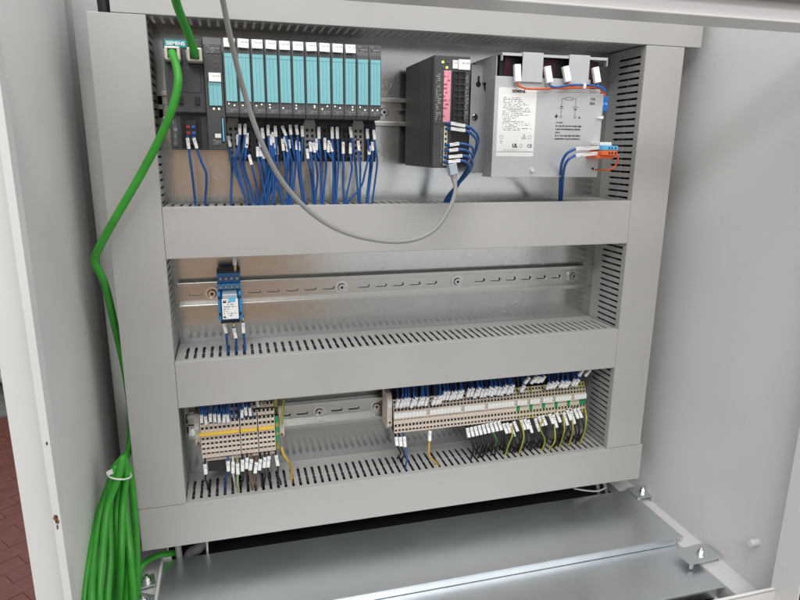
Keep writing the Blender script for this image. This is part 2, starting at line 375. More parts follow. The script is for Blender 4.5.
# floor frame (painted ledges round the gland opening)
m = MB(); m.box(.6002, XR, YF, YB, ZB - .005, ZB + .0015); m.box(.6002, .6015, YF, YB, ZB - .025, ZB - .005); child(cab, 'floor_ledge', m, 'paint')
m = MB(); m.box(XL, -.117, YF, YB, ZB - .005, ZB + .0015); child(cab, 'floor_ledge', m, 'paint_white')
m = MB(); m.box(-.117, .594, YF, -.283, ZB - .010, ZB - .0085); child(cab, 'floor_ledge', m, 'paint_white')
m = MB(); m.box(-.1195, -.1165, -.16, -.047, ZB + .0015, ZB + .0135); m.box(-.1195, -.106, -.0482, -.046, ZB + .0015, ZB + .014); child(cab, 'angle_strip', m, 'paint_white', .0005)
m = MB(); m.box(-.116, .593, -.049, YB, ZB - .03, ZB - .006); m.box(-.116, .593, YF, -.049, ZB - .03, ZB - .024); child(cab, 'dark_gap_fill', m, 'black')  # black boxes painted in for the dark floor opening and plate gap
# wall details: round bosses, chipped paint
m = MB(); m.cyl((.634, -.278, -.492), (-1, 0, 0), .0055, .012, 16, r1=.0045); child(cab, 'wall_stud', m, 'paint', .001)
for (x, z, r) in [(-.1484, -.2885, .0036), (-.1478, -.2225, .0012), (-.1486, -.2955, .0016), (-.1482, -.2860, .0014), (-.1488, -.2905, .0013)]:
    m = MB(); n = 9
    pr = [(x + r * random.uniform(.25, .75) * math.cos(6.283 * i / n), z + r * random.uniform(.6, 1.4) * math.sin(6.283 * i / n)) for i in range(n)]
    m.prism(pr, YF - (.0104 if r > .0015 else .0106), YF - .0098, 'y'); child(cab, 'paint_chip', m, 'rust' if r > .0015 else 'ink')
# mounting plate
m = MB(); m.box(-.1655, .612, 0, .002, -.540, .215); m.box(-.1655, -.164, .002, .018, -.540, .215); m.box(.6105, .612, .002, .018, -.540, .215)
child(cab, 'mounting_plate', m, 'zinc_plate', .0006)
# gland plates
def gland(y0, y1, z, x0, x1, h):
    m = MB(); m.box(x0, x1, y0, y1, z - .0015, z); m.box(x0, x1 - .012, y0, y0 + .0015, z - h, z - .0015); g = child(cab, 'gland_plate', m, 'zinc_gland', .0005)
    return g
g1 = gland(-.1815, -.050, -.5455, -.1165, .6085, .0105); g2 = gland(-.2726, -.174, -.5568, -.1165, .5996, .014)
def clamp(cx, cy, z, rot, sx=.027, sy=.0165):
    R = Matrix.Rotation(rot, 3, 'Z'); X = R @ Vector((1, 0, 0)); Y = R @ Vector((0, 1, 0)); Z = Vector((0, 0, 1)); c = Vector((cx, cy, z))
    m = MB(); m.obox(c, (X, Y, Z), (sx, sy, .001))
    m.obox(c + X * sx * .9 - Z * .004, (X, Y, Z), (.001, sy, .004)); m.obox(c - X * (sx - .003) - Y * (sy - .001) - Z * .0035, (X, Y, Z), (.003, .001, .0035))
    k = child(cab, 'clamp_bracket', m, 'zinc_gland', .0006)
    b = c + X * .006
    m = MB(); m.cyl(b + Z * .001, Z, .0062, .0013, 20); m.cyl(b + Z * .0023, Z, .0048, .0042, 6, smooth=False); m.cyl(b + Z * .0065, Z, .0026, .0028, 12); child(k, 'bolt', m, 'bright_steel', .0004)
clamp(.602, -.2165, -.5475, .06); clamp(.620, -.062, -.5445, .0, .014, .016); clamp(-.140, -.083, -.550, .2, .016, .012); clamp(-.139, -.118, -.549, -.5, .016, .013)

# ================================================================== CABLE DUCTS
def slotwall(mb, p, du, dv, nrm, L, phase=.006, pitch=.010, sw=.0019):
    """slotted duct wall: every slot is two oblong openings meeting at a narrow neck.  du runs along the duct, dv from plate to lid (80 mm)."""
    du = Vector(du); dv = Vector(dv); n = int((L - phase - .004) / pitch) + 1
    H = .079
    # columns run across the duct (along dv) for each finger cell; here the sheet is built finger by finger
    cur = 0.0; cells = []
    for i in range(n):
        c = phase + i * pitch
        if c + sw + .001 > L: break
        cells.append(c)
    prof = [(.020, 0), (.0225, sw * .8), (.024, sw), (.044, sw), (.0455, .0011), (.0470, .0011), (.049, sw), (.070, sw), (.0722, sw * .7), (.0735, 0)]
    edges = [0] + [(a + b) / 2 for a, b in zip(cells, cells[1:])] + [L]
    th = Vector(nrm) * .0014; o = Vector(p)
    for k, c in enumerate(cells):
        e0, e1 = edges[k], edges[k + 1]
        for side, e in ((-1, e0), (1, e1)):
            pts = [(0, e), (0, c)] + [(t, c + side * w) for t, w in prof] + [(H, c), (H, e)]
            row = [(0, 0)] + list(prof) + [(H, 0)]
            vs = []
            for (t, w) in row:
                vs.append(o + du * e + dv * t); vs.append(o + du * (c + side * w) + dv * t)
            nv = len(vs); fs = []
            vs2 = vs + [q + th for q in vs]
            for r in range(len(row) - 1):
                a = 2 * r
                fs.append((a, a + 1, a + 3, a + 2)); fs.append((a + nv, a + 2 + nv, a + 3 + nv, a + 1 + nv)); fs.append((a + 1, a + 1 + nv, a + 3 + nv, a + 3))
            fs.append((2 * len(row) - 2, 2 * len(row) - 1, 2 * len(row) - 1 + nv, 2 * len(row) - 2 + nv))
            mb.add(vs2, fs)
def duct(axis, a0, a1, c0, c1, label, sides, lid=(None, None), phase=.006):
    """axis x: runs in x from a0 to a1, z from c0 to c1; axis z: the other way round"""
    cx = (a0 + a1) / 2; cc = (c0 + c1) / 2
    d = thing('cable_duct', (cx, 0, cc) if axis == 'x' else (cc, 0, cx), label, 'cable duct', 'slotted cable ducts')
    def B(m, a, b, y0, y1, p, q):
        return m.box(a, b, y0, y1, p, q) if axis == 'x' else m.box(p, q, y0, y1, a, b)
    l0, l1 = lid[0] or a0, lid[1] or a1
    m = MB(); B(m, l0, l1, -.0818, -.0800, c0, c1); B(m, l0, l1, -.0800, -.0715, c0, c0 + .0012); B(m, l0, l1, -.0800, -.0715, c1 - .0012, c1)
    child(d, 'lid', m, 'duct_pvc', .0006)
    m = MB(); B(m, a0, a1, -.002, -.0002, c0 + .002, c1 - .002); child(d, 'base', m, 'duct_pvc')
    for s in sides:
        m = MB(); c = c0 + .0014 if s < 0 else c1 - .0014
        if axis == 'x': slotwall(m, (a0, -.0002, c), (1, 0, 0), (0, -1, 0), (0, 0, -s), a1 - a0, phase)
        else: slotwall(m, (c, -.0002, a0), (0, 0, 1), (0, -1, 0), (-s, 0, 0), a1 - a0, phase, .0089, .0015)
        child(d, 'slotted_wall', m, 'duct_pvc')
    return d
X0, X1, X2, X3 = -.136, -.078, .5361, .5954
ZT0, Z2A, Z2B, Z3A, Z3B, ZB0, ZB1 = .1353, -.0675, -.1272, -.2538, -.3135, -.4457, -.5053
duct('x', -.1125, .6211, ZT0 + .0003, .195, 'long horizontal grey cable duct along the top under the header', (-1, 1), phase=.0075)
duct('z', ZB0 + .0004, ZT0 - .0002, X0, X1 - .0003, 'upright grey cable duct at the left beside the green cable', (-1, 1))
duct('z', ZB0 + .0004, ZT0 - .0002, X2 + .0003, X3, 'upright grey cable duct at the right beside the battery box', (-1, 1), phase=.007)
duct('x', X1, X2, Z2B, Z2A, 'horizontal grey cable duct below the I/O modules, crossed by the grey cable', (-1, 1), phase=.0085)
duct('x', X1, X2, Z3B, Z3A, 'horizontal grey cable duct between the blue relay and the terminal strips', (-1, 1), phase=.0125)
duct('x', -.1358, .6001, ZB1, ZB0 - .0002, 'lowest horizontal grey cable duct above the gland plates', (-1, 1), phase=.0055)
def bundle(axis, a0, a1, c0, c1, label):
    m = MB()
    for k in range(16):
        y = -.012 - .05 * random.random(); r = random.uniform(.0038, .0052); c = c0 + .010 + (c1 - c0 - .020) * random.random(); n = 9
        if k < 8: c = (c0 if k % 2 else c1) + (.009 if k % 2 else -.009); y = -.012 - .0062 * 1.6 * (k // 2) - random.random() * .004 - .006
        P = []
        for i in range(n):
            a = a0 + .004 + (a1 - a0 - .008) * i / (n - 1); cc = c + random.uniform(-.0018, .0018); yy = y + random.uniform(-.002, .002)
            P.append((a, yy, cc) if axis == 'x' else (cc, yy, a))
        m.tube(P, r, 6, mi=random.choice((0, 0, 1)), sub=3)
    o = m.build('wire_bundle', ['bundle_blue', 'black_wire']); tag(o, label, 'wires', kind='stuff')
bundle('x', X1, X2, Z2B, Z2A, 'dark wires packed inside the duct below the I/O modules')
bundle('x', X1, X2, Z3B, Z3A, 'dark wires packed inside the duct below the blue relay')
bundle('x', -.075, .535, ZB1, ZB0, 'dark wires packed inside the lowest duct')
bundle('z', ZB0 + .01, ZT0, X2, X3, 'dark wires packed inside the right upright duct')
bundle('z', ZB0 + .01, ZT0, X0, X1, 'dark wires packed inside the left upright duct')
# small brass clip at the lower left lid corner
m = MB(); m.box(-.1372, -.1345, -.0800, -.076, -.505, -.4995); tag(m.build('lid_clip', 'brass', bevel=.0005), 'tiny brass coloured clip at the lower left corner of the lowest duct', 'clip')

# ================================================================== DIN RAILS
def rail(x0, x1, zc, label, screws, first=.0215):
    r = thing('din_rail', ((x0 + x1) / 2, 0, zc), label, 'mounting rail', 'steel mounting rails')
    L = x1 - x0
    m = MB(); holes = []; s = first
    while s < L - .012:
        if not any(abs(s + x0 - q) < .0155 for q in screws): holes.append(stadium(s, .0085, .0027, .0125))
        s += .025
    holed(m, (x0, -.0036, zc - .0125), (1, 0, 0), (0, 0, 1), (0, 1, 0), L, .025, holes, .001)
    child(r, 'web', m, 'zinc_rail')
    for sgn in (-1, 1):
        m = MB(); z0 = zc + sgn * .0125; z1 = zc + sgn * .0175
        prof = [(-.0008, z0 - sgn * .0002), (-.0008, z0 + sgn * .001), (-.0140, z0 + sgn * .001), (-.0140, z1), (-.0151, z1), (-.0151, z0 - sgn * .0002)]
        m.prism(prof, x0, x1, 'x'); child(r, 'flange', m, 'zinc_rail', .0004)
    for q in screws:
        k = MB(); k.cyl((q, -.0037, zc), (0, -1, 0), .0092, .0014, 24); k.cyl((q, -.0051, zc), (0, -1, 0), .0060, .0026, 20, r1=.0046)
        k2 = child(r, 'screw', k, 'bright_steel', .0003)
        h = MB(); h.cyl((q, -.0077, zc), (0, -1, 0), .0021, .0003, 6, smooth=False); child(k2, 'screw_socket', h, 'black')
    return r
rail(-.0755, .31, .0465, 'steel mounting rail behind the I/O modules in the top bay', [.2], .0)
rail(-.0745, .5275, -.188, 'long steel mounting rail carrying only the blue relay', [-.0325, .1403, .3112, .5006])
rail(-.0755, .525, -.3715, 'steel mounting rail carrying the two terminal strips in the lowest bay', [.1052, .19], .0065)

# ================================================================== I/O STATION
def lattice(m, x0, x1, y, th, zs, hx, mi=0):
    """front grille: zs = list of (z0, z1, holes?) ; hx = list of (x0,x1) hole intervals"""
    for z0, z1, h in zs:
        if not h: m.box(x0, x1, y, y + th, z0, z1, mi)
        else:
            c = x0
            for a, b in hx:
                m.box(c, a, y, y + th, z0, z1, mi); c = b
            m.box(c, x1, y, y + th, z0, z1, mi)
def io_module(i):
    x = .0003 + i * .01503 - .0022; w = .0146
    has_tag = i < 10
    where = 'beside the interface unit' if i == 0 else ('the last one, at the right-hand end of the row' if i == 11 else '')
    lab = (nth(i + 1) + ' turquoise I/O module from the interface unit' + (', ' + where if where else '')).replace('first turquoise I/O module from the interface unit, beside', 'turquoise I/O module directly beside')
    if i == 10: lab = 'next to last turquoise I/O module of the row, without a white tag'
    if i == 11: lab = 'last turquoise I/O module at the right-hand end of the row'
    t = thing('io_module', (x, -.02, -.016), lab, 'I/O module', 'turquoise I/O modules on the top rail')
    m = MB(); m.prism([(-.078, .0335), (-.0815, .0375), (-.0815, .105), (-.079, .1168), (-.03, .1168), (-.03, .0335)], x, x + w, 'x'); child(t, 'body', m, 'anthracite_pale', .0005)
    m = MB(); m.box(x + .0016, x + w - .001, -.0828, -.0812, .0498, .1006); lc = child(t, 'label_cover', m, 'turquoise_deep', .0002)
    m = MB(); m.box(x + .0017, x + w - .0011, -.0833, -.0828, .0966, .1005); child(lc, 'label_strip', m, 'turquoise')
    xs = [x + .0017, x + .0056, x + .0094, x + w - .0011]
    for a, b in zip(xs, xs[1:]):
        m = MB(); m.box(a, b - .0003, -.0833, -.0828, .0499, .0962); child(lc, 'label_strip', m, 'turquoise')
    if has_tag:
        m = MB(); c = Vector((x + .0076, -.0845, .1112)); th = math.radians(random.uniform(-9, -3)); a2 = random.uniform(-.05, .05)
        m.obox(c, ((math.cos(a2), 0, math.sin(a2)), (0, math.cos(th), math.sin(th)), (-math.sin(a2), -math.sin(th), math.cos(th))), (.0059, .0007, .0047)); child(t, 'tag', m, 'tag_print', .0002)
    else:
        m = MB(); m.box(x + .002, x + w - .002, -.0807, -.0800, .1045, .1155); child(t, 'printed_plate', m, 'body_print')
    m = MB(); m.box(x + .0015, x + w - .0015, -.0819, -.0812, .0375, .0435); child(t, 'printed_plate', m, 'body_print')
    lit = random.sample(range(6), random.choice((1, 2, 2)))
    for k in range(6):
        m = MB(); xx = x + .004 + (k % 2) * .006; zz = .0474 - (k // 2) * .0016
        m.cyl((xx, -.0813, zz), (0, -1, 0), .0008 if k in lit else .0005, .0006, 8); child(t, 'led', m, 'led_white' if k in lit else 'led_off')
    # base unit with two rows of push-in holes
    grey = i in (0, 6, 10)
    y = -.052; m = MB(); m.box(x, x + w, y + .004, -.015, -.0165, .0335, 1)
    zs = [(-.0165, -.0150, 0)]; z = -.0150
    for k in range(6): zs += [(z, z + .0034, 1), (z + .0034, z + .0068, 0)]; z += .0068
    zs += [(z, .0300, 0)]
    lattice(m, x, x + w, y, .004, zs, [(x + .0028, x + .0058), (x + .0088, x + .0118)])
    child(t, 'base_unit', m, ['base_grey' if grey else 'base_dark', 'black'])
    if grey:
        m = MB(); m.box(x + .001, x + w - .001, y - .0006, y, .0265, .0330); child(t, 'colour_label', m, 'base_grey', .0003)
for i in range(12): io_module(i)
# server end piece at the right of the row
im = thing('interface_unit', (-.033, -.02, -.004), 'dark interface unit with teal brand plate and two green cables plugged in', 'controller')
m = MB(); m.prism([(-.066, -.0035), (-.066, .0345), (-.0735, .0375), (-.0735, .1145), (-.070, .1162), (-.02, .1162), (-.02, -.0035)], -.0640, -.0230, 'x'); child(im, 'bus_adapter', m, 'anthracite', .0006)
m = MB(); m.prism([(-.080, -.0035), (-.080, .109), (-.077, .1170), (-.02, .1170), (-.02, -.0035)], -.0226, -.0026, 'x'); child(im, 'housing', m, 'anthracite', .0006)
m = MB(); m.box(-.0622, -.0395, -.0745, -.0733, .1052, .1126); bp_ = child(im, 'brand_plate', m, 'brand_teal', .0002)
text('SIEMENS', .0052, (-.0509, -.0748, .1089), im, 'white', bold=.00012)
for cx in (-.0535, -.0305):
    m = MB(); m.box(cx - .0085, cx + .0085, -.078, -.0730, .0880, .1035); child(im, 'port_frame', m, 'black', .0005)
m = MB(); m.box(-.0595, -.0270, -.0742, -.0732, .0585, .0850); child(im, 'cover_plate', m, 'anthracite', .0006)
for cx in (-.0495, -.0315):
    m = MB(); m.box(cx - .0024, cx + .0024, -.0760, -.0732, .0455, .0545); child(im, 'latch', m, 'black', .0005)
m = MB(); m.box(-.0520, -.0300, -.0668, -.0655, -.0015, .0335); child(im, 'power_recess', m, 'black')
pc = MB(); pc.box(-.0470, -.0350, -.0725, -.0665, .0020, .0285); pcn = child(im, 'power_connector', pc, 'base_dark', .0004)
for k, (xx, zz, c) in enumerate([(-.0440, .0215, 'red'), (-.0382, .0215, 'mid_blue'), (-.0440, .0150, 'red'), (-.0382, .0150, 'mid_blue')]):
    m = MB(); m.box(xx - .0019, xx + .0019, -.0735, -.0724, zz - .0014, zz + .0014); child(pcn, 'release_button', m, c, .0003)
m = MB(); m.box(-.0610, -.0560, -.0672, -.0658, .0000, .0300); child(im, 'printed_plate', m, 'body_print')
m = MB(); m.box(-.0205, -.0045, -.0806, -.0798, .1000, .1085); child(im, 'printed_plate', m, 'body_print')
for k in range(4):
    m = MB(); m.cyl((-.0095, -.0800, .0975 - k * .0062), (0, -1, 0), .0009, .0007, 10); child(im, 'led', m, 'led_white' if k == 3 else 'led_off')
m = MB(); m.obox((-.0115, -.0825, .0748), ((1, 0, 0), (0, .99, -.12), (0, .12, .99)), (.0065, .0007, .0047)); child(im, 'tag', m, 'tag_print', .0002)
m = MB(); m.box(-.0188, -.0052, -.0812, -.0799, .0448, .0700); lc = child(im, 'label_cover', m, 'turquoise_deep')
for a, b in ((-.0187, -.0143), (-.0140, -.0098), (-.0095, -.0053)):
    m = MB(); m.box(a, b, -.0817, -.0812, .0449, .0665); child(lc, 'label_strip', m, 'turquoise')
m = MB(); m.box(-.0187, -.0053, -.0817, -.0812, .0668, .0699); child(lc, 'label_strip', m, 'turquoise')
for xx in (-.0145, -.0090):
    m = MB(); m.cyl((xx, -.0798, .0415), (0, -1, 0), .0011, .0008, 10); child(im, 'led', m, 'led_white')
m = MB(); m.box(-.0072, -.0042, -.0812, -.0799, .0050, .0330); st = child(im, 'marking_slot', m, 'black', .0003)
m = MB(); m.box(-.0064, -.0050, -.0817, -.0812, .0060, .0315); child(st, 'marking_strip', m, 'light_blue')
m = MB(); m.box(-.0150, -.0085, -.0806, -.0799, .0100, .0145); child(im, 'printed_plate', m, 'tag_print')
m = MB(); m.box(-.0180, -.0085, -.0806, -.0799, .0020, .0085); child(im, 'printed_plate', m, 'body_print')

# ================================================================== WIRES
def wire(pts, label, group, r=.00115, colour='blue_wire', sleeve=None, name='wire', sm='sleeve_print', stripe=None, ferr=True, sr=1.35):
    """one conductor; sleeve = fraction range along the first segment covered by its white marker"""
    pts = [Vector(p) for p in pts]
    t = thing(name, pts[-1], label, 'wire', group)
    if sleeve:
        q = []
        for i, p in enumerate(pts):
            q.append(p)
            if i + 1 < len(pts) and {tuple(p), tuple(pts[i + 1])} == {tuple(Vector(sleeve[0])), tuple(Vector(sleeve[1]))}: q += [p.lerp(pts[i + 1], f) for f in (.12, .5, .88)]
        pts = q
    m = MB(); m.tube(pts, r, 8, sub=4); child(t, 'conductor', m, colour)
    if stripe:
        m = MB(); m.tube([p + Vector((r * .45, -r * .62, 0)) for p in pts], r * .62, 6, sub=5); child(t, 'stripe', m, stripe)
    if sleeve:
        a, b = Vector(sleeve[0]), Vector(sleeve[1]); d = (b - a).normalized(); s = d.cross(Vector((0, 1, 0))).normalized(); n = s.cross(d)
        m = MB(); m.obox((a + b) / 2, (s, n, d), (r * sr, r * sr, (b - a).length / 2)); child(t, 'marker_sleeve', m, sm, .0004)
    return t
IO = [ # tag top, tag bottom, via..., slot (pixels)
 [(228, 136), (230.3, 147), (232, 172), (231, 205)], [(239.7, 124), (239.9, 135), (236.5, 166), (247.5, 206)], [(245, 124), (245, 135), (241, 166), (252, 206)],
 [(247.2, 137), (246.3, 148), (244.5, 168), (256, 206)], [(249, 155), (251.7, 165), (256.5, 186), (257.5, 206)], [(256, 127), (258.7, 137), (269, 166), (259.5, 206)],
 [(262, 128), (263.5, 139), (268, 166), (262.5, 206)], [(268, 125), (268.3, 136), (270.5, 166), (265.5, 206)], [(275, 126), (276, 137), (277.5, 166), (273, 206)],
 [(257.5, 147), (257.8, 157), (262.5, 182), (266.5, 206)], [(271, 143), (271.2, 152), (271.5, 180), (267, 206)], [(282, 126), (286, 136), (292, 166), (290, 206)],
 [(290, 125), (291, 135), (295.5, 166), (291.5, 206)], [(296, 125), (297.5, 135), (299, 170), (303, 205)], [(302, 126), (302.5, 137), (300.5, 172), (305, 205)],
 [(282.3, 139), (283.5, 151), (286.5, 178), (287, 206)], [(287, 143), (287.6, 152), (285.5, 180), (289, 206)], [(276.5, 146), (277, 155), (278, 180), (283, 206)],
 [(307, 149), (308, 159), (311.5, 178), (313.5, 205)], [(310, 142), (310.8, 152), (313.5, 178), (315.5, 205)], [(318.7, 127), (319, 139), (320.8, 164), (321, 205)],
 [(324.7, 138), (325, 150), (326, 170), (322.8, 205)], [(332, 127), (332.3, 139), (333.8, 166), (333, 205)], [(337, 127), (337.4, 139), (338.3, 168), (335.8, 205)],
 [(331.6, 143), (332, 152), (333.5, 175), (334.4, 205)], [(343, 142), (343.2, 154), (343, 180), (344, 205)], [(350, 127), (351.5, 138), (356, 168), (358.6, 205)],
 [(350.5, 143), (350.2, 154), (351.5, 172), (345, 205)], [(358, 141), (359, 151), (360.3, 175), (360, 205)], [(367, 129), (367.6, 139), (370, 168), (366, 205)],
 [(373.5, 130), (374.5, 140), (377, 166), (372, 205)], [(372.3, 142), (372.6, 151), (371, 174), (367.5, 205)], [(369, 146), (369, 155), (360.5, 188), (347, 204)],
 [(298.5, 142), (299, 151), (299.8, 176), (303, 206)], [(263.5, 150), (264, 159), (266, 184), (268, 206)]]
for q in list(IO):
    if 236 < q[0][0] < 340 and random.random() < .4:
        d_ = random.uniform(1.6, 3.2) * random.choice((-1, 1)); up = random.uniform(6, 17) if q[0][1] < 132 else random.uniform(-9, 3)
        IO.append([(q[0][0] + d_, q[0][1] + up), (q[1][0] + d_ + random.uniform(-1, 1), q[1][1] + up), (q[2][0] + d_ * random.uniform(-.6, 1.6), max(q[2][1], q[1][1] + up + 14)), (q[3][0] + random.uniform(-2, 2), q[3][1])])
IO.sort(key=lambda q: q[0][0])
for k, q in enumerate(IO):
    j = random.uniform(-.004, .004)
    a = at(*q[0], -.057); b = at(*q[1], -.060); c = at(*q[2], -.056 + j); d = at(*q[3], -.054 + j * .5); e = d + Vector((0, .004, -.03)); top = a + Vector((0, .012, .004))
    wire([top, a, b, b.lerp(c, .5) + Vector((0, -.003, 0)), c, d, e], nth(k + 1) + ' blue wire from the left under the turquoise I/O modules', 'blue wires below the I/O modules', sleeve=(a, b), r=.00132, sr=1.35)
for k, q in enumerate([[(187.5, 138), (189, 149), (192.5, 176), (195.5, 205)], [(193.8, 138), (197, 148.5), (206.5, 176), (205.3, 205)]]):
    a = at(*q[0], -.075); b = at(*q[1], -.075); c = at(*q[2], -.066); d = at(*q[3], -.052)
    wire([a + Vector((0, .006, .004)), a, b, b.lerp(c, .5) + Vector((0, -.002, 0)), c, d, d + Vector((0, .004, -.03))], ('left' if k == 0 else 'right') + ' of the two blue wires under the dark interface unit', 'blue supply wires of the interface unit', sleeve=(a, b), r=.0014, sr=1.3)

# ================================================================== UPS CONTROL UNIT
UX0, UX1, UY, UZ0, UZ1 = .2268, .2697, -.135, -.0215, .1025
ups = thing('power_backup_unit', (.25, -.015, UZ0), 'tall dark grey power backup unit with red label and status lights', 'power supply')
m = MB(); m.box(UX0, UX1, UY, -.015, UZ0, UZ1); child(ups, 'housing', m, 'anthracite', .0012)
def face(u0, v0, u1, v1, y, d, x=None):
    p = at((u0 + u1) / 2, (v0 + v1) / 2, y); sc = (at(u1, (v0 + v1) / 2, y).x - at(u0, (v0 + v1) / 2, y).x) / 2; sz = (at((u0 + u1) / 2, v0, y).z - at((u0 + u1) / 2, v1, y).z) / 2
    m = MB(); m.box(p.x - sc, p.x + sc, y, y + d, p.z - sz, p.z + sz); return m
F = UY - .0006
for (u, v, c) in [(443, 62, 'led_green'), (447, 67.5, 'led_green'), (448, 62, 'led_off'), (443.2, 67, 'led_off')]:
    p = at(u, v, F); m = MB(); m.cyl((p.x, UY + .0002, p.z), (0, -1, 0), .0013, .001, 12); child(ups, 'led', m, c)
m = MB(); m.box(.2550, .2690, UY - .0012, UY, .0875, .0985); child(ups, 'tag', m, 'tag_print', .0002)
m = MB(); m.box(.2482, .2545, UY - .0006, UY + .0001, .0885, .0975); child(ups, 'printed_plate', m, 'tag_print')
m = MB(); m.box(.2380, .2465, UY - .0008, UY, .0300, .0860); child(ups, 'red_label', m, 'red_label', .0001)
m = MB(); m.box(.2285, .2365, UY - .0004, UY + .0001, .0280, .0850); child(ups, 'printed_plate', m, 'body_print_fine')
m = MB(); m.box(.2640, .2690, UY - .0004, UY + .0001, .0300, .0840); child(ups, 'printed_plate', m, 'body_print_fine')
m = MB(); m.box(.2490, .2630, UY - .0015, UY, .0300, .0850, 1)
zs = []; z = .0300
for k in range(8): zs += [(z, z + .0016, 0), (z + .0016, z + .0068, 1)]; z += .0068
zs += [(z, .0855, 0)]
lattice(m, .2490, .2630, UY - .0030, .0015, zs, [(.2500, .2553), (.2567, .2620)]); child(ups, 'terminal_connector', m, ['base_dark', 'black'])
m = MB(); m.box(.2396, .2440, UY - .0010, UY, -.0185, .0255); dip = child(ups, 'terminal_row', m, 'cream', .0003)
for k in range(8):
    m = MB(); z = -.0160 + k * .0055; m.cyl((.2418, UY - .0009, z), (0, -1, 0), .0013, .0006, 10); child(dip, 'screw_hole', m, 'black')
m = MB(); m.box(.2360, .2385, UY - .0004, UY + .0001, -.0180, .0250); child(ups, 'printed_plate', m, 'body_print_fine')
m = MB(); m.box(.2490, .2692, UY - .0006, UY + .0004, -.0200, .0265); child(ups, 'connector_panel', m, 'black', .0002)
m = MB(); m.box(UX0 - .0004, UX0 + .0002, -.088, -.060, .015, .085); child(ups, 'side_print', m, 'side_print')
m = MB(); m.box(UX0 - .0002, UX0 + .0004, -.126, -.124, UZ0 + .002, UZ1 - .002); child(ups, 'seam', m, 'black')
UT = [((450.5, 123.3), (465, 126)), ((450.5, 128.6), (465, 130.6)), ((449.5, 145), (459, 143.6)), ((449, 150.5), (458, 149.4)), ((448.5, 157), (462, 155.8)), ((448, 162), (460, 160.5))]
UV = [[(472, 129), (478.5, 139), (472, 160), (451, 200)], [(471, 133.5), (477, 143), (470, 163), (450, 200)], [(467.5, 145), (473.5, 150), (470, 165), (448.5, 200)], [(466, 150.5), (472.5, 156), (468, 168), (447, 200)], [(468, 157), (472.5, 163), (467, 174), (446, 200)], [(466, 162), (471, 168), (465, 177), (445, 200)]]
for k, ((a, b), v) in enumerate(zip(UT, UV)):
    A = at(*a, -.140); B = at(*b, -.141); P = [at(*q, y) for q, y in zip(v, (-.141, -.122, -.085, -.055))]
    wire([A + Vector((-.004, .004, 0)), A, B] + P + [P[-1] + Vector((0, .003, -.03))], nth(k + 1) + ' blue wire from the top plugged into the dark power backup unit', 'blue wires of the power backup unit', sleeve=(A, B), r=.0016, sr=1.2)

# ================================================================== BATTERY BOX
BX0, BX1, BY, BZ0, BZ1 = .3205, .4735, -.090, -.0345, .1140
bat = thing('battery_box', (.40, 0, BZ0), 'grey galvanised battery box with white sticker and circuit diagram', 'battery module')
m = MB(); m.box(.3360, .4700, -.0875, -.001, BZ0 + .003, .0770); child(bat, 'housing', m, 'zinc_box', .0008)
m = MB(); m.box(BX0, BX1, BY, BY + .0012, BZ0, .0715); m.box(BX0, .4525, BY, BY + .0012, .0715, .0880); m.box(BX0, BX0 + .0012, BY + .0012, -.060, BZ0, .0880); m.box(BX0 + .0012, BX1, BY + .0012, -.055, BZ0, BZ0 + .0012)
child(bat, 'front_plate', m, 'zinc_box', .0004)
m = MB(); m.box(.3275, .4745, BY - .0012, -.004, BZ1, BZ1 + .0012); m.box(.3275, .3287, BY - .0012, BY + .004, BZ1 - .008, BZ1); m.box(.4733, .4745, BY - .0012, BY + .004, BZ1 - .009, BZ1); m.box(.3275, .4745, BY - .0012, BY, BZ1 - .0022, BZ1)
m.box(.3275, .3290, -.075, -.004, .085, BZ1); child(bat, 'top_plate', m, 'zinc_box', .0004)
m = MB(); m.box(.3305, .4690, -.0790, -.010, .0772, .1120); child(bat, 'battery_pack', m, 'black', .001)
for x0, x1 in ((.3360, .3440), (.3800, .4060), (.4440, .4640)):
    m = MB(); m.box(x0, x1, -.0802, -.0790, .090, .1115); child(bat, 'battery_face', m, 'dark_red')
for x0, x1 in ((.3545, .3825), (.4185, .4475)):
    m = MB(); m.prism([(x0, .1160), (x0, .0885), (x0 - .001, .0820), (x1 + .001, .0820), (x1, .0885), (x1, .1160)], BY - .0030, BY - .0018, 'y'); m.box(x0, x1, BY - .003, -.06, .1155, .1166); child(bat, 'strap', m, 'zinc_box', .0003)
m = MB(); m.box(.3125, .3370, -.0300, -.0285, -.030, .1080); m.box(.3355, .3370, -.0285, -.001, -.030, .1080); fg = child(bat, 'mounting_flange', m, 'zinc_box', .0005)
m = MB(); m.cyl((.3225, -.0300, .0835), (0, -1, 0), .0036, .0003, 20); m.box(.3211, .3239, -.0303, -.0300, .0835, .0940); child(fg, 'keyhole', m, 'black')
m = MB(); m.cyl((.3190, -.0301, .0420), (0, -1, 0), .0042, .0010, 20); m.cyl((.3190, -.0311, .0420), (0, -1, 0), .0034, .0020, 16, r1=.0028); child(fg, 'screw', m, 'bright_steel', .0003)
m = MB(); m.cyl((.377, BY, -.0255), (0, -1, 0), .0030, .0022, 16, r1=.0024); child(bat, 'screw', m, 'bright_steel', .0003)
m = MB(); m.cyl((.4660, BY, -.0235), (0, -1, 0), .0018, .0002, 12); child(bat, 'hole', m, 'black')
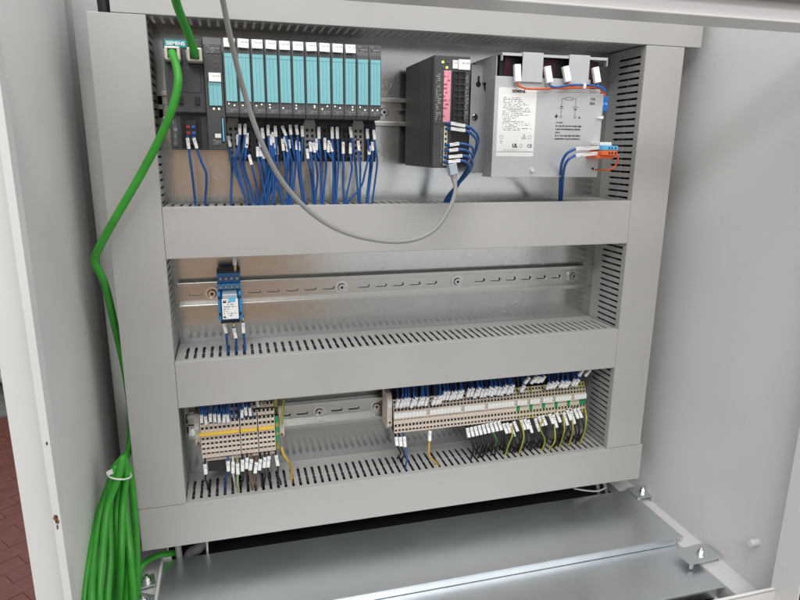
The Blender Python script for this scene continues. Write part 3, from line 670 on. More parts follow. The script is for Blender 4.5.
# sticker
SX0, SX1, SZ0, SZ1 = .3255, .3775, -.0085, .0750
m = MB(); m.box(SX0, SX1, BY - .0003, BY, SZ0, SZ1); stk = child(bat, 'sticker', m, 'white')
m = MB(); m.box(SX0 + .003, SX1 - .002, BY - .0004, BY - .0003, .0210, .0660); child(stk, 'fine_print', m, 'sticker_print')
m = MB(); m.box(SX0 + .0008, SX1 - .0008, BY - .0005, BY - .0003, -.0026, -.0023); child(stk, 'rule', m, 'ink')
m = MB(); m.box(SX0 + .006, SX1 - .004, BY - .0004, BY - .0003, -.0018, .0010); child(stk, 'fine_print', m, 'warning_print' if 0 else 'sticker_print')
text('SIEMENS', .0048, ((SX0 + SX1) / 2 + .001, BY - .0006, .0708), stk, 'ink', bold=.0001)
text('CE', .0058, (SX1 - .0060, BY - .0006, .0048), stk, 'ink')
text('UL', .0062, (SX0 + .0255, BY - .0006, .0050), stk, 'ink', bold=.00022)
m = MB()
for k in range(3):
    a = math.pi / 2 + k * 2.0944; b = a + 2.0944; c = Vector((SX0 + .0375, BY - .0004, .0155)); p = c + Vector((math.cos(a), 0, math.sin(a))) * .0036; q = c + Vector((math.cos(b), 0, math.sin(b))) * .0036
    m.tube([p, q], .0002, 4, sub=1)
m.box(SX0 + .0372, SX0 + .0378, BY - .0005, BY - .0003, .0145, .0168); child(stk, 'warning_symbol', m, 'ink')
for cx, cz, r in ((SX0 + .0065, .0155, .0022), (SX0 + .0065, .0095, .0014), (SX0 + .034, .0050, .0020), (SX0 + .0455, .0155, .0022)):
    m = MB(); m.tube([Vector((cx + r * math.cos(t), BY - .0004, cz + r * math.sin(t))) for t in [i * math.pi / 4 for i in range(8)]], .0002, 4, sub=2, closed=True); child(stk, 'approval_mark', m, 'print_grey')
# circuit diagram
def ln(m, a, b, w=.00035): m.box(min(a[0], b[0]) - w / 2, max(a[0], b[0]) + w / 2, BY - .0003, BY - .00002, min(a[1], b[1]) - w / 2, max(a[1], b[1]) + w / 2)
m = MB(); dx0, dx1 = .4135, .4335; zt = .0640
for a, b in [((dx0, zt), (dx0 + .005, zt)), ((dx1 - .005, zt), (dx1, zt)), ((dx0 + .005, zt - .0015), (dx0 + .005, zt + .0015)), ((dx1 - .005, zt - .0015), (dx1 - .005, zt + .0015)), ((dx0 + .005, zt + .0015), (dx1 - .005, zt + .0015)), ((dx0 + .005, zt - .0015), (dx1 - .005, zt - .0015)),
             ((dx0, zt), (dx0, .0540)), ((dx1, zt), (dx1, .0540)), ((dx0 - .004, .0520), (dx0 + .004, .0520)), ((dx1 - .004, .0540), (dx1 + .004, .0540)), ((dx0, .0520), (dx0, .0430)), ((dx1, .0515), (dx1, .0430))]: ln(m, a, b)
ln(m, (dx0 - .0015, .0542), (dx0 + .0015, .0542), .0011); ln(m, (dx1 - .0015, .0514), (dx1 + .0015, .0514), .0011)
for cx in (dx0, dx1): m.tube([Vector((cx + .0014 * math.cos(t), BY - .0002, .0416 + .0014 * math.sin(t))) for t in [i * math.pi / 4 for i in range(8)]], .0002, 4, sub=2, closed=True)
child(bat, 'circuit_diagram', m, 'ink')
text('+', .0085, (dx0 - .0065, BY - .0004, .0418), bat, 'ink', bold=.0003); text('-', .0085, (dx1 + .0065, BY - .0004, .0418), bat, 'ink', bold=.0003)
text('15A', .0046, (.4575, BY - .0004, .0645), bat, 'ink'); text('20A', .0046, (.4572, BY - .0004, .0590), bat, 'ink')
m = MB()
for r_, (xe_, zz) in enumerate(((.4165, .0345), (.4440, .0302), (.4425, .0262), (.4135, .0222), (.4440, .0182), (.4430, .0142))):
    x = .4070
    while x < xe_:
        w_ = random.uniform(.0005, .0013); m.box(x, x + w_, BY - .0002, BY - .00002, zz - random.uniform(.0006, .0011), zz + random.uniform(.0006, .0011)); x += w_ + random.choice((.0003, .0003, .0004, .0011))
child(bat, 'warning_print', m, 'ink')
# fuse holder, label flag
m = MB(); m.box(.4730, .4850, -.084, -.055, .0500, .0690); fh = child(bat, 'fuse_holder', m, 'mid_blue', .0008)
for k in range(2):
    m = MB(); m.cyl((.4770 + k * .0045, -.084, .0595), (0, -1, 0), .0016, .0006, 12); child(fh, 'fuse', m, 'light_blue')
m = MB(); m.prism([(.4640, .0415), (.4740, .0440), (.4740, .0400)], BY - .0022, BY - .0012, 'y'); child(bat, 'flag', m, 'white')
# terminals at the lower right
tb = thing('battery_terminal', (.470, -.1, .002), 'orange and light blue terminal pair on the battery box corner', 'terminal')
m = MB(); m.box(.4605, .4830, -.118, -.088, .0005, .0060); child(tb, 'minus_terminal', m, 'light_blue', .0006)
m = MB(); m.box(.4585, .4820, -.119, -.088, -.0060, -.0002); child(tb, 'plus_terminal', m, 'orange', .0006)
m = MB(); m.box(.4600, .4770, -.112, -.088, .0062, .0105); child(tb, 'grey_cap', m, 'white', .0006)
m = MB(); m.box(.4545, .4790, -.116, -.089, -.0100, -.0062); child(tb, 'carrier', m, 'orange', .0006)
for k, zz in enumerate((.0032, -.0030)):
    for xx in (.4700, .4740, .4790):
        m = MB(); m.box(xx - .0011, xx + .0011, (-.1184 if k == 0 else -.1194), (-.1178 if k == 0 else -.1188), zz - .0013, zz + .0013); child(tb, 'clamp_hole', m, 'relay_blue_dark' if k == 0 else 'dark_red')
for k, (zz, ss) in enumerate(((.0035, (575, 149.0)), (-.0035, (575, 155.5)))):
    B = Vector((.4610, -.108, zz)); A = at(*ss, -.114)
    P = [at(u, v, y) for u, v, y in ([(566, 154.5, -.112), (561, 168, -.098), (559.6, 199, -.055)] if k == 0 else [(567.5, 160.5, -.115), (563.5, 172, -.10), (561.4, 199, -.052)])]
    wire([B + Vector((.004, 0, 0)), B, A] + P + [P[-1] + Vector((0, .003, -.03))], ('upper, light blue fed' if k == 0 else 'lower, orange fed') + ' thick blue wire from the battery box corner terminals', 'blue wires of the battery box', sleeve=(B, A), r=.0019, sr=1.15)
# battery pack leads with white plugs
PL = [((517, 64.5), (517.5, 82)), ((547, 66.5), (549.5, 83)), ((565, 66.5), (568, 82)), ((595, 67.5), (597.5, 83))]
LD = [('orange', [(519, 86), (530, 89), (556, 88.3), (585, 87.5), (597, 87.2), (603.5, 91.5), (604.5, 96)]), ('blue', [(550.5, 86), (557, 87.2), (570, 85), (590, 85.2), (600, 87.5), (605, 92)]), ('orange', [(570, 85.2), (577, 87.8), (590, 87.2), (599, 88.3), (603, 93)]), ('blue', [(598.5, 86), (603, 88), (606, 91.5)])]
WH = ['leftmost white plug', 'second white plug from the left', 'third white plug from the left', 'rightmost white plug']
for k, ((a, b), (c, v)) in enumerate(zip(PL, LD)):
    A = at(*a, -.094); B = at(*b, -.096); P = [at(*q, -.0965 - .001 * (k % 2)) for q in v]
    t = thing('battery_lead', B, c + ' lead with the ' + WH[k] + ' on the battery box', 'wire', 'leads on the battery box')
    m = MB(); m.tube([B] + P, .0013, 8, sub=5); child(t, 'conductor', m, 'orange_wire' if c == 'orange' else 'blue_wire')
    d = (B - A).normalized(); s = d.cross(Vector((0, 1, 0))).normalized()
    m = MB(); m.obox((A + B) / 2, (s, s.cross(d), d), (.0042, .0028, (B - A).length / 2)); child(t, 'plug', m, 'white', .0007)
p = at(584, 86.2, -.097); m = MB(); m.obox(p, ((1, 0, 0), (0, 1, 0), (0, 0, 1)), (.0018, .0028, .0030)); tag(m.build('cable_tie', 'white', bevel=.0006), 'small white tie around the orange and blue battery leads', 'cable tie')
P = [Vector((.480, -.116, -.003)), Vector((.4840, -.118, -.008)), Vector((.4832, -.116, -.018)), Vector((.4770, -.112, -.0245)), Vector((.4670, -.094, -.0245))]
t = thing('jumper_wire', P[-1], 'short orange wire looping at the right of the battery terminals', 'wire'); m = MB(); m.tube(P, .0011, 8, sub=6); child(t, 'conductor', m, 'orange_wire')

# ================================================================== RELAY
rel = thing('relay', (-.0100, -.015, -.215), 'blue plug-in relay with white label, alone on its rail', 'relay')
RX0, RX1 = -.0240, .0044
def row(z0, z1, y, mname, name): m = MB(); m.box(RX0, RX1, y, -.0155, z0, z1); return child(rel, name, m, mname, .0006)
row(-.1535, -.1512, -.045, 'black', 'top_cover'); row(-.1660, -.1537, -.046, 'relay_blue_dark', 'screw_deck'); row(-.1728, -.1662, -.054, 'relay_blue', 'screw_deck')
m = MB(); m.box(RX0, RX1, -.048, -.0155, -.2105, -.1730); m.box(RX0, RX0 + .0035, -.066, -.048, -.2095, -.1740); m.box(RX1 - .0035, RX1, -.066, -.048, -.2095, -.1740); m.box(RX0 + .0035, RX1 - .0035, -.062, -.048, -.2100, -.2065); child(rel, 'socket', m, 'relay_blue', .0006)
for zz, yy in ((-.1605, -.046), (-.1695, -.054)):
    for k in range(4):
        xx = RX0 + .0042 + k * .0067; m = MB(); m.cyl((xx, yy, zz), (0, -1, 0), .0028, .0004, 14); c_ = child(rel, 'terminal_screw', m, 'black')
        m = MB(); m.cyl((xx, yy - .0004, zz), (0, -1, 0), .0021, .0006, 12); c2_ = child(c_, 'screw_head', m, 'print_grey')
m = MB(); m.box(RX0 + .0055, RX1 - .0050, -.074, -.0490, -.2060, -.1742); rb = child(rel, 'relay_body', m, 'clear_grey', .001)
m = MB(); m.box(RX0 + .0048, RX1 - .0044, -.0748, -.0740, -.2052, -.1800); lb = child(rb, 'label', m, 'relay_print', .0002)
m = MB(); m.box(-.0110, -.0030, -.0754, -.0748, -.1835, -.1785); child(lb, 'blue_patch', m, 'light_blue')
m = MB(); m.box(RX0 + .0060, RX0 + .0100, -.0751, -.0748, -.1845, -.1825); m.box(RX0 + .0060, RX0 + .0085, -.0751, -.0748, -.2035, -.2015); child(lb, 'bold_mark', m, 'ink')
for xx in (RX0 + .0017, RX1 - .0017):
    for zz in (-.1800, -.2010):
        m = MB(); m.box(xx - .001, xx + .001, -.0668, -.0660, zz - .0018, zz + .0018); child(rel, 'notch', m, 'black')
m = MB(); m.box(RX0 + .002, RX1 - .003, -.060, -.050, -.2145, -.2106); child(rel, 'retaining_clip', m, 'base_dark', .0005)
for k, q in enumerate([[(223.7, 323), (226.3, 333), (227.3, 345)], [(233.8, 328), (236, 338), (236.4, 346)], [(243, 322.5), (243.6, 333), (244.8, 345)]]):
    a = at(*q[0], -.055); b = at(*q[1], -.055); c = at(*q[2], -.05); c.z = max(c.z, Z3A)
    wire([a + Vector((0, .004, .008)), a, b, c, c + Vector((0, .002, -.03))], ('left', 'middle', 'right')[k] + ' blue wire below the blue relay', 'blue wires below the relay', sleeve=(a, b), r=.0015)
    m = MB(); o_ = a + Vector((0, 0, .002)); m.cyl(o_, (0, .3, 1), .0017, .004, 8); tag(m.build('ferrule', ['brass']), ('left', 'middle', 'right')[k] + ' yellowish wire end sleeve under the blue relay', 'ferrule', 'ferrules below the relay')
a = at(234.5, 257, -.05); b = at(235, 269, -.047)
wire([a + Vector((0, .004, .03)), a + Vector((0, 0, .012)), a, b, b + Vector((0, .006, -.004))], 'grey sleeved wire entering the blue relay from above', None, sleeve=(a + Vector((0, 0, .006)), b.lerp(a, .35)), r=.0017, colour='grey_cable')
m = MB(); m.cyl(b, (0, -.3, 1), .0019, .006, 8); tag(m.build('ferrule', ['brass']), 'yellowish wire end sleeve on top of the blue relay', 'ferrule')

# ================================================================== TERMINAL STRIPS
def term_mesh(name, w, segs, bottom_y=-.0085, grey=None):
    """segs: list of (z0, z1, yfront, kind) kind: 0 solid, 1 hole row, 2.. solid with material index kind"""
    m = MB(); g = .00012
    zlo = min(s[0] for s in segs); zhi = max(s[1] for s in segs)
    for z0, z1, y, k in segs:
        m.box(g, w - g, y + .0016, -.0155, z0, z1, 1)
        if k == 1:
            m.box(g, .0009, y, y + .0016, z0, z1, 0); m.box(w - .0009, w - g, y, y + .0016, z0, z1, 0)
        else: m.box(g, w - g, y, y + .0016, z0, z1, 0 if k == 0 else k)
    return m
def place_term(mesh, x, label, group, name='terminal_block'):
    o = link(name, mesh); o.location = (x, 0, 0); tag(o, label, 'terminal block', group); o['_base'] = [x, 0, 0]; return o
# left strip : four-tier beige blocks, 5.4 mm pitch
def rows(zlist, h, y):
    return [(z - h / 2, z + h / 2, yy, 1) for z, yy in zip(zlist, y)]
def fill(holes, z0, z1):
    """solid pieces between hole rows"""
    hs = sorted(holes); out = []; c = z0; 
    for a, b, y, k in hs:
        if a > c + 1e-5: out.append((c, a, y, 0))
        out.append((a, b, y, k)); c = b
    if z1 > c: out.append((c, z1, hs[-1][2], 0))
    return out
zl = [-.3985, -.3900, -.3825, -.3755, -.3685, -.3540, -.3465, -.3385, -.3310, -.3250]
yl = [-.054, -.058, -.060, -.0605, -.0605, -.0605, -.0595, -.056, -.050, -.046]
segsL = fill(rows(zl, .0036, yl), -.4035, -.3200)
WL = .00545
ML = term_mesh('terminal_block', WL, segsL).mesh('terminal_block', ['beige', 'black'])
NL = 17; XL0 = -.0560
gaps = {8, 12}
xs = []; x = XL0
for k in range(NL):
    if k in (9, 13): x += .0010
    xs.append(x); place_term(ML, x, nth(k + 1) + ' beige terminal block from the left on the left-hand strip', 'beige terminal blocks on the left-hand strip'); x += WL
xe = x
MG = term_mesh('earth_terminal_block', .0045, [(-.398, -.384, -.052, 3), (-.384, -.374, -.059, 2), (-.374, -.371, -.059, 3), (-.371, -.362, -.059, 2), (-.362, -.357, -.059, 3), (-.357, -.347, -.059, 2), (-.347, -.339, -.052, 1), (-.339, -.325, -.048, 3)]).mesh('earth_terminal_block', ['terminal_yellow', 'black', 'terminal_green', 'terminal_yellow'])
place_term(MG, xe + .0006, 'green and yellow earth terminal at the right end of the left-hand strip', 'green and yellow earth terminals', 'earth_terminal_block')
def end_clamp(x, w, label, z0=-.386, z1=-.340, y=-.050):
    t = thing('end_clamp', (x + w / 2, -.0155, z0), label, 'end clamp', 'end clamps of the terminal strips')
    m = MB(); m.prism([(y + .006, z0), (y, z0 + .006), (y, z1 - .008), (y + .008, z1), (-.0155, z1), (-.0155, z0)], x, x + w, 'x'); child(t, 'body', m, 'beige', .0005)
    c = (x + w / 2, y, (z0 + z1) / 2 - .005); m = MB(); m.cyl(c, (0, -1, 0), .0026, .0004, 14); child(t, 'screw', m, 'zinc_gland')
    m = MB(); m.cyl((c[0], y, c[2] - .0105), (0, -1, 0), .0018, .0003, 12); child(t, 'hole', m, 'rust')
    m = MB(); m.box(x + .0008, x + w - .0008, y - .001, y, z1 - .019, z1 - .010); child(t, 'marker', m, 'sleeve_print', .0002)
end_clamp(XL0 - .0078, .0070, 'beige end clamp at the left end of the left-hand terminal strip')
end_clamp(xe + .0058, .0070, 'beige end clamp at the right end of the left-hand terminal strip')
for k, (a, b) in enumerate(((0, 8), (9, 12), (13, 16))):
    m = MB(); m.box(xs[a] - (.002 if k == 0 else 0), xs[b] + WL * .8, -.0640, -.0606, -.3632, -.3592)
    tag(m.build('jumper_bar', 'jumper_yellow', bevel=.0006), ('long yellow jumper bar across the left part', 'middle short yellow jumper bar', 'right short yellow jumper bar')[k] + ' of the left-hand terminal strip', 'jumper bar', 'yellow jumper bars')
m = MB(); m.box(xs[1] + .001, xs[4] + .0055, -.0575, -.030, -.4165, -.4042); tag(m.build('end_cover', 'black', bevel=.0005), 'black block hanging under the left end of the left-hand strip', 'cover')
# upper wires of the left strip
GT = 'blue wires entering the left-hand strip from above'
uw = [0, 1, 2, 3, 4, 5, 6, 9, 10, 11]
for n_, k in enumerate(uw):
    x = xs[k] + WL / 2; zt = -.3420 + random.uniform(-.002, .003) + (.006 if k > 8 else 0)
    a = Vector((x + random.uniform(-.001, .001), -.0665, zt + .0085)); b = Vector((x, -.0645, zt - .0035)); c = Vector((x + random.uniform(-.003, .003), -.052, -.318)); d = Vector((x + random.uniform(-.004, .004), -.045, -.300))
    wire([b + Vector((0, .006, -.003)), b, a, c, d], nth(n_ + 1) + ' white-tagged blue wire from the left above the left-hand terminal strip', GT, sleeve=(b, a), r=.0012, sr=1.55)
for n_ in range(15):
    x = XL0 + .001 + n_ * .0061; y = random.uniform(-.040, -.030); zz = random.uniform(-.338, -.331)
    b = Vector((x, y - .012, zz)); a = b + Vector((random.uniform(-.001, .001), .004, .012)); d = Vector((x + random.uniform(-.004, .004), y, -.298))
    dark = n_ in (5, 10, 11, 13, 14)
    wire([b + Vector((0, .01, -.006)), b, a, d], nth(n_ + 1) + ' half-hidden wire from the left behind the front row above the left-hand strip', 'rear wires above the left-hand strip', sleeve=(b, a) if n_ % 3 != 1 else None, r=.0014, colour='grey_cable' if dark else 'blue_shaded', sr=1.4)
for n_ in range(14):
    x = XL0 + .003 + n_ * .0049; a = Vector((x, -.060, -.343 + random.uniform(-.003, .002))); d = Vector((x + random.uniform(-.005, .005), -.044, -.298))
    wire([a + Vector((0, .008, -.002)), a, a.lerp(d, .4) + Vector((random.uniform(-.002, .002), -.004, 0)), d], nth(n_ + 1) + ' untagged blue wire from the left among the tagged ones above the left-hand strip', 'untagged blue wires above the left-hand strip', r=.0012, colour='blue_shaded' if n_ % 3 == 0 else 'blue_wire')
# lower wires of the left strip (pixels of tag top, tag bottom, slot)
LW = [((205, 464), (206, 474), (207.5, 484), 'black_wire'), ((228, 461), (228.5, 471), (224.5, 483), 'blue_wire'), ((233, 462), (233, 473), (235, 487), 'white_cable'), ((237.5, 463.5), (238, 474), (239, 491), 'sage_wire'), ((242.5, 459.5), (242.5, 471), (241, 486), 'black_wire'), ((247, 457.5), (246.5, 468.5), (248, 488), 'black_wire'), ((251.5, 459), (250, 470), (252.5, 489), 'brown_wire'), ((256.5, 462), (255, 473), (257, 488), 'brown_wire'), ((260.5, 459), (259.3, 470), (262, 486), 'black_wire'), ((265, 457), (264, 467.5), (264, 484), 'black_wire'), ((269, 456), (268, 467), (270, 484), 'black_wire'), ((276, 455), (278, 465.5), (281, 484), 'black_wire')]
LN = {'sage_wire': 'pale green', 'black_wire': 'black', 'blue_wire': 'blue', 'white_cable': 'white', 'green_stripe': 'green', 'brown_wire': 'brown', 'yellow_wire': 'yellow'}
for k, (a, b, c, col) in enumerate(LW):
    A = at(*a, -.064); B = at(*b, -.066); Cc = at(*c, -.052)
    if Cc.z < ZB0 + .001: Cc = atz(c[0], c[1], ZB0)
    wire([A + Vector((0, .010, .004)), A, B, B.lerp(Cc, .5) + Vector((random.uniform(-.002, .002), -.002, 0)), Cc, Cc + Vector((0, .002, -.03))], nth(k + 1) + ' tagged wire from the left below the left-hand strip, ' + LN[col], 'wires below the left-hand terminal strip', sleeve=(A, B), r=.0013, colour=col, sr=1.65)
P = [at(284.5, 396, -.045), at(282.5, 412, -.052), at(281, 424, -.058)]
wire(P, 'yellow earth wire above the earth terminal of the left-hand strip', None, r=.0018, colour='yellow_wire', stripe='green_stripe')
P = [at(281.5, 447, -.062), at(283.5, 454, -.066), at(288, 461, -.066), at(291, 467, -.055)]; P.append(P[-1] + Vector((0, .003, -.03)))
wire(P, 'yellow earth wire curving down from the right end of the left-hand strip', None, r=.0017, colour='yellow_wire')

# right strip
WR = .00528; XR0 = .2045
def segsR(cm, ct):
    z = -.3935
    return [(z, z + .0018, -.0545, 0), (z + .0018, z + .0052, -.0545, 1), (z + .0052, z + .0085, -.0540, 0), (z + .0085, z + .0122, -.0535, 1), (z + .0122, z + .0180, -.052, 0), (z + .0180, z + .0192, -.0505, 3),
            (z + .0192, z + .0225, -.052, 0), (z + .0225, z + .0300, -.050, 0), (z + .0300, z + .0318, -.052, 0), (z + .0318, z + .0346, -.050, 1), (z + .0346, z + .0362, -.049, 0), (z + .0362, z + .0390, -.049, 1), (z + .0390, z + .0420, -.047, 0),
            (z + .0420, z + .0445, -.045, 1), (z + .0445, z + .0465, -.044, 0)]
MR = term_mesh('terminal_block', WR, segsR(0, 0)).mesh('terminal_block', ['beige', 'black', 'beige', 'brown_wire'])
MT = term_mesh('terminal_block', WR, segsR(0, 0)).mesh('terminal_block', ['beige_tan', 'black', 'beige', 'green_stripe'])
def segsE(): return [(a, b, y, (2 if .012 < a + .3935 < .021 else 3 if (k == 0 and (a + .3935 < .004 or a + .3935 > .0385)) else k)) for a, b, y, k in segsR(0, 0)]
ME = term_mesh('earth_terminal_block', WR, segsE()).mesh('earth_terminal_block', ['beige_tan', 'black', 'terminal_green', 'terminal_yellow'])
mk = MB(); mk.box(.00015, WR - .00015, -.0545, -.0500, -.3712, -.3636); MKM = mk.mesh('marker', 'white')
NR = 58; xr = []
earth = {36, 40, 44, 48, 52, 56, 57}
seps = {9, 19, 26, 35, 39, 43, 47, 53}
nb = ne = 0
for k in range(NR):
    x = XR0 + k * WR; xr.append(x)
    if k in earth:
        ne += 1; o = place_term(ME, x, nth(ne) + ' green and yellow earth terminal from the left on the right-hand strip', 'green and yellow earth terminals', 'earth_terminal_block')
    else:
        nb += 1; o = place_term(MT if k > 36 else MR, x, nth(nb) + ' beige terminal block from the left on the right-hand strip', 'beige terminal blocks on the right-hand strip')
    if k not in seps: mo = link('marker', MKM, o); mo.matrix_parent_inverse = Matrix.Identity(4)
end_clamp(XR0 - .0082, .0075, 'beige end clamp at the left end of the right-hand terminal strip', -.392, -.338, -.046)
# upper wires
GR = 'white-tagged wires entering the right-hand strip from above'
n_ = 0
for k in range(NR):
    if k in (9, 19, 34, 35, 38, 43, 47, 51, 55, 57): continue
    n_ += 1; x = xr[k] + WR / 2
    grp = k > 35; off = (.012 if k in (37, 39, 40, 41, 42) else 0) + (.016 if k > 53 else 0)
    zt = -.3545 + (random.uniform(.0, .003) + (.004 if 13 <= k < 20 else 0) + (.005 if 20 <= k < 36 else 0)) + (.006 if grp else 0) + off
    lean = random.uniform(.000, .003) + (.003 if grp else .001)
    b = Vector((x - .0005, -.058, zt)); a = Vector((x + lean, -.061, zt + (.0105 if grp else .0135))); c = Vector((x + lean * 1.8, -.050, -.3265)); d = Vector((x + lean * 2 + random.uniform(-.002, .002), -.042, -.300))
    if a.z > -.327: c = a + Vector((0, .008, .006))
    wire([b + Vector((0, .008, -.003)), b, a, c, d], nth(n_) + ' white-tagged wire from the left above the right-hand terminal strip', GR, sleeve=(b, a), r=.0012, sr=1.75, colour='blue_wire' if k % 5 else 'blue_shaded')
for j in range(50):
    x = XR0 + .002 + j * .0061; y = random.uniform(-.036, -.026)
    wire([(x, y - .008, -.346), (x + random.uniform(-.002, .003), y - .004, -.332), (x + random.uniform(-.003, .004), y, -.298)], nth(j + 1) + ' blue wire, coloured dark for the shade, from the left at the back above the right-hand strip', 'rear blue wires with shade in their colour above the right-hand strip', r=.0022, colour='blue_shaded')
# lower wires
RW = [((396, 437), (397, 446), (397.5, 458), 'black_wire'), ((400, 437), (401, 446.5), (402, 460), 'black_wire'), ((404, 436.5), (405, 447), (405.5, 467), 'blue_wire'), ((429.7, 431), (429.5, 441), (430, 458), 'yellow_wire')]
for k in range(9): RW.append(((467 + k * 3.9, 428 - k * .9), (469 + k * 4.05, 437.5 - k * .9), (472 + k * 3.9, 455 - k * .8), 'black_wire' if k != 6 else 'green_stripe'))
for k in range(22):
    if k in (4, 8, 12, 16): continue
    dz = 4.5 * ((k * 7) % 5 > 2)
    RW.append(((503 + k * 3.55, 423.5 - k * .75 + dz * .3), (507 + k * 3.55, 433.5 - k * .75 + dz), (506 + k * 3.5, 452 - k * .6), 'black_wire'))
for k, (a, b, c, col) in enumerate(RW):
    A = at(*a, -.055); B = at(*b, -.061); Cc = atz(c[0], c[1], ZB0) if col != 'yellow_wire' else at(438, 465, -.06)
    Cc.y = max(-.070, min(-.03, Cc.y)); j = random.uniform(-.002, .002)
    mid = B.lerp(Cc, .5) + Vector((.003 + j, -.005, 0)) if col != 'yellow_wire' else at(429.5, 456, -.066)
    P = [A + Vector((0, .010, .003)), A, B, mid, Cc]
    if col != 'yellow_wire': P.append(Cc + Vector((0, .002, -.03)))
    else: P.append(Cc + Vector((.004, .002, -.025)))
    wire(P, nth(k + 1) + ' tagged wire from the left below the right-hand strip, ' + LN[col], 'wires below the right-hand terminal strip', sleeve=(A, B), r=.0013, colour=col, sr=1.7)
for k in range(22):
    u = 472 + k * 4.9; v = 431 - k * 1.0; A = at(u, v, -.050); Cc = atz(u + random.uniform(-4, 5), 458 - k * .75, ZB0); Cc.y = max(-.070, min(-.03, Cc.y))
    wire([A + Vector((0, .008, .003)), A, A.lerp(Cc, .35) + Vector((random.uniform(-.003, .004), -.010, 0)), A.lerp(Cc, .75) + Vector((random.uniform(-.004, .004), -.006, 0)), Cc, Cc + Vector((0, .002, -.03))], nth(k + 1) + ' untagged black wire from the left in the tangle below the right-hand strip', 'untagged black wires below the right-hand strip', r=.0013, colour='black_wire')
for k, q in enumerate([[(511, 425), (512.5, 434), (508.5, 445)], [(520, 421), (524, 436), (519.5, 452)], [(553.5, 420), (555, 440), (549, 450)], [(563, 417), (564.5, 428), (562, 440)], [(571, 415), (573, 428), (571, 438)], [(585, 409), (586.5, 420), (584, 433)], [(543, 418), (540, 428), (545, 440)]]):
    P = [at(q[0][0], q[0][1], -.056), at(q[1][0], q[1][1], -.070), at(q[2][0], q[2][1], -.062)]
    P = [P[0] + Vector((0, .008, .003))] + P + [P[-1] + Vector((-.003, .004, -.022))]
    wire(P, nth(k + 1) + ' yellow and green earth wire below the right part of the right-hand strip', 'earth wires below the right-hand strip', r=.0011, colour='yellow_wire', stripe='green_stripe')

# ================================================================== LONG CABLES
gc = thing('grey_cable', at(447, 168, -.14), 'grey network cable hanging in a loop across the cabinet', 'cable')
gp = [(214, -40, -.27), (222, -4, -.255), (231, 40, -.24), (243, 88, -.225), (259, 136, -.21), (280, 178, -.195), (308, 210, -.18), (340, 230.5, -.17), (378, 240.5, -.163), (410, 240.5, -.158), (434, 230, -.153), (449, 209, -.150), (455.2, 192, -.148), (454.5, 182, -.146), (453.5, 176, -.144)]
m = MB(); m.tube([at(*q) for q in gp], .0025, 12, sub=8); child(gc, 'jacket', m, 'grey_cable')
A = at(451.5, 164, -.143); B = at(453.5, 175, -.144); d = (B - A).normalized(); s = d.cross(Vector((0, 1, 0))).normalized()
m = MB(); m.obox((A + B) / 2, (s, s.cross(d), d), (.0050, .0045, (B - A).length / 2)); pg = child(gc, 'plug', m, 'clear_grey', .0008)
m = MB(); m.tube([B - d * .002, B + d * .010], lambda t: .0042 - .0014 * t, 10, sub=4); child(pg, 'boot', m, 'grey_cable')
# green cable up out of the frame
def plug(parent, x, z):
    m = MB(); m.box(x - .0078, x + .0078, -.094, -.0732, z - .0070, z + .0070); pl = child(parent, 'plug', m, 'plug_metal', .0012)
    m = MB(); m.box(x - .0048, x + .0048, -.0946, -.094, z - .0048, z + .0048); child(pl, 'plug_opening', m, 'black')
    m = MB(); m.box(x - .0088, x - .0079, -.09, -.080, z - .004, z + .004); child(pl, 'latch_spring', m, 'bright_steel', .0002)
g1_ = thing('green_cable', (-.0300, -.094, .096), 'green network cable leading from the right socket up out of the picture', 'cable', 'green network cables')
m = MB(); m.tube([Vector((-.0300, -.085, .0955)), Vector((-.0305, -.100, .0975)), at(190, 38, -.112), at(182, 18, -.135), at(176, 1, -.16), at(170, -30, -.20)], .0043, 12, sub=8); child(g1_, 'jacket', m, 'green_cable'); plug(g1_, -.0310, .0962)
g2_ = thing('green_cable', (-.0530, -.094, .096), 'green network cable curving from the left socket down over the left duct', 'cable', 'green network cables')
pts = [Vector((-.0530, -.086, .0955)), Vector((-.0530, -.100, .0950)), at(176.5, 66, -.110), at(178, 84, -.116), at(172.5, 108, -.116), at(160, 138, -.113), at(140, 176, -.107), at(118, 214, -.101), at(102, 242, -.094), at(95.6, 256, -.089), at(95.6, 265, -.087), at(102, 277, -.082), at(107.5, 294, -.070), at(114, 322, -.060), at(121, 352, -.053), at(127, 382, -.050), at(131.5, 420, -.050), at(129.5, 446, -.062), at(124, 462, -.085)]
m = MB(); m.tube(pts, .0043, 12, sub=8); child(g2_, 'jacket', m, 'green_cable'); plug(g2_, -.0535, .0965)
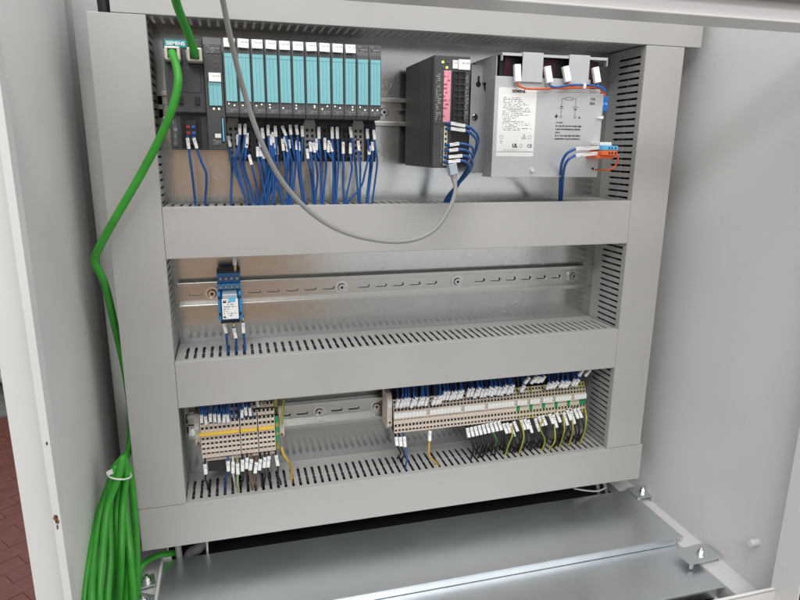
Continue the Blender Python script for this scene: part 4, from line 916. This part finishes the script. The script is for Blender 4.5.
# coil hanging at the left wall
co = thing('green_cable_coil', (-.152, -.15, ZB), 'coil of green network cable hanging at the left wall, tied with white tie', 'cable')
TOP = at(119, 470, -.108)
def J(): return random.uniform(-2.6, 2.6)
def loop(i, ul, ur, y0, y1):
    """one long hanging loop: up the left strand, over the top, down the right strand, closed below the frame"""
    tl = at(113.5 + (i % 3) * 3.0, 474, y0); tr = at(121 + (i % 3) * 2.6, 474, y0 + .010)
    top = (tl + tr) / 2 + Vector((-.001 + .001 * i, .004 - .005 * (i % 2), .006 + .0032 * ((i * 2) % 5)))
    P = [top, tl, at((ul * .42 + 114 * .58) + J(), 508, y0 - .012), at(ul + (114 - ul) * .12 + J(), 556, (y0 + y1) / 2 - .008 + J() * .002), at(ul, 606, y1)]
    zb = -.5475 + .0045 * (i % 3)
    e = P[-1]; P.append(Vector((e.x + .006, e.y + .006, max(zb, e.z - .03))))
    r_ = at(ur, 606, y1 + .045); P.append(Vector((r_.x - .004, r_.y, max(zb, r_.z - .03))))
    P += [r_, at(ur - (ur - 123) * .16 + J(), 556, (y0 + y1) / 2 + .008 + J() * .002), at(ur * .45 + 122 * .55 + J(), 508, y0), tr]
    m = MB(); m.tube(P, .0041, 10, sub=7, closed=True); child(co, 'loop', m, 'green_cable')
for i, (ul, ur, y0, y1) in enumerate([(84.5, 127, -.112, -.222), (92, 133.5, -.119, -.226), (99.5, 120, -.126, -.218), (107.5, 113.5, -.122, -.205)]): loop(i, ul, ur, y0, y1)
m = MB(); m.tube([at(137, 600, -.12), at(136.8, 560, -.105), at(135, 520, -.098), at(131, 480, -.092), at(126, 464, -.090), at(121, 461, -.097), at(114, 470, -.112), at(108, 492, -.12)], .0045, 10, sub=7); child(co, 'strand', m, 'green_cable')
m = MB(); m.tube([at(136.5, 586, -.085), at(141, 568, -.075), at(150, 559, -.062), at(162, 554.5, -.052), at(176, 553, -.04)], .0042, 10, sub=7); child(co, 'tail', m, 'green_cable')
tie = thing('cable_tie', at(112, 472, -.125), 'white plastic tie holding the green coil together', 'cable tie')
c0 = at(119.5, 475, -.112); ring = []
for k in range(16):
    t = 2 * math.pi * k / 16; ring.append(c0 + Vector((.0120 * math.cos(t), .0200 * math.sin(t), -.004 * math.cos(t) - .006 * math.sin(t))))
m = MB(); m.tube(ring, .0011, 6, sub=4, closed=True); child(tie, 'band', m, 'white')
p = at(110, 472.5, -.125); m = MB(); m.obox(p, ((.9, .1, .3), (0, 1, 0), (-.3, 0, .9)), (.0032, .0024, .0022)); child(tie, 'head', m, 'white', .0004)
# cables behind the gland plate
for k, (p, q, r, c, lab) in enumerate([(at(178, 546, -.05), at(180, 562, -.045), .0042, 'grey_cable', 'thick grey cable passing down below the lowest duct at the left'), (at(207, 541, -.045), at(207.5, 552, -.045), .0016, 'white_cable', 'thin pale wire below the lowest duct left of the black gap'),
        (at(597, 482, -.04), at(599, 496, -.035), .0030, 'grey_cable', 'left one of two grey cables beside the right rear clamp'), (at(604, 481, -.04), at(607, 495, -.035), .0030, 'grey_cable', 'right one of two grey cables beside the right rear clamp')]):
    t = thing('supply_cable', q, lab, 'cable'); m = MB(); d = (p - q) * .8; m.tube([q - d * .6, q, p, p + d], r, 10, sub=5); child(t, 'jacket', m, c)
t = thing('supply_cable', at(190, 556, -.03), 'bent dark grey cable behind the gland plate at the left', 'cable'); m = MB(); m.tube([at(186, 562, -.035), at(191, 553, -.03), at(199, 548, -.03), at(205, 538, -.02)], .0075, 12, sub=6); child(t, 'jacket', m, 'print_grey')
t = thing('supply_cable', at(590, 490, -.045), 'thin white cable lying in the gap at the right rear', 'cable'); m = MB(); m.tube([at(574, 488.5, -.045), at(586, 490.5, -.045), at(598, 491, -.045), at(606, 487.5, -.04)], .0014, 8, sub=6); child(t, 'jacket', m, 'white_cable')
# black tube standing in for the dark inside of the open duct end
t = thing('duct_end_dark', (-.119, -.055, .136), 'black tube painted in as the dark open top end of the left upright duct', 'cable'); m = MB(); m.tube([(-.1195, -.06, .10), (-.1195, -.064, .136), (-.1205, -.064, .175), (-.1205, -.06, .21)], .0075, 14, sub=6); child(t, 'jacket', m, 'black')
for o in bpy.data.objects:
    if '_base' in o: del o['_base']
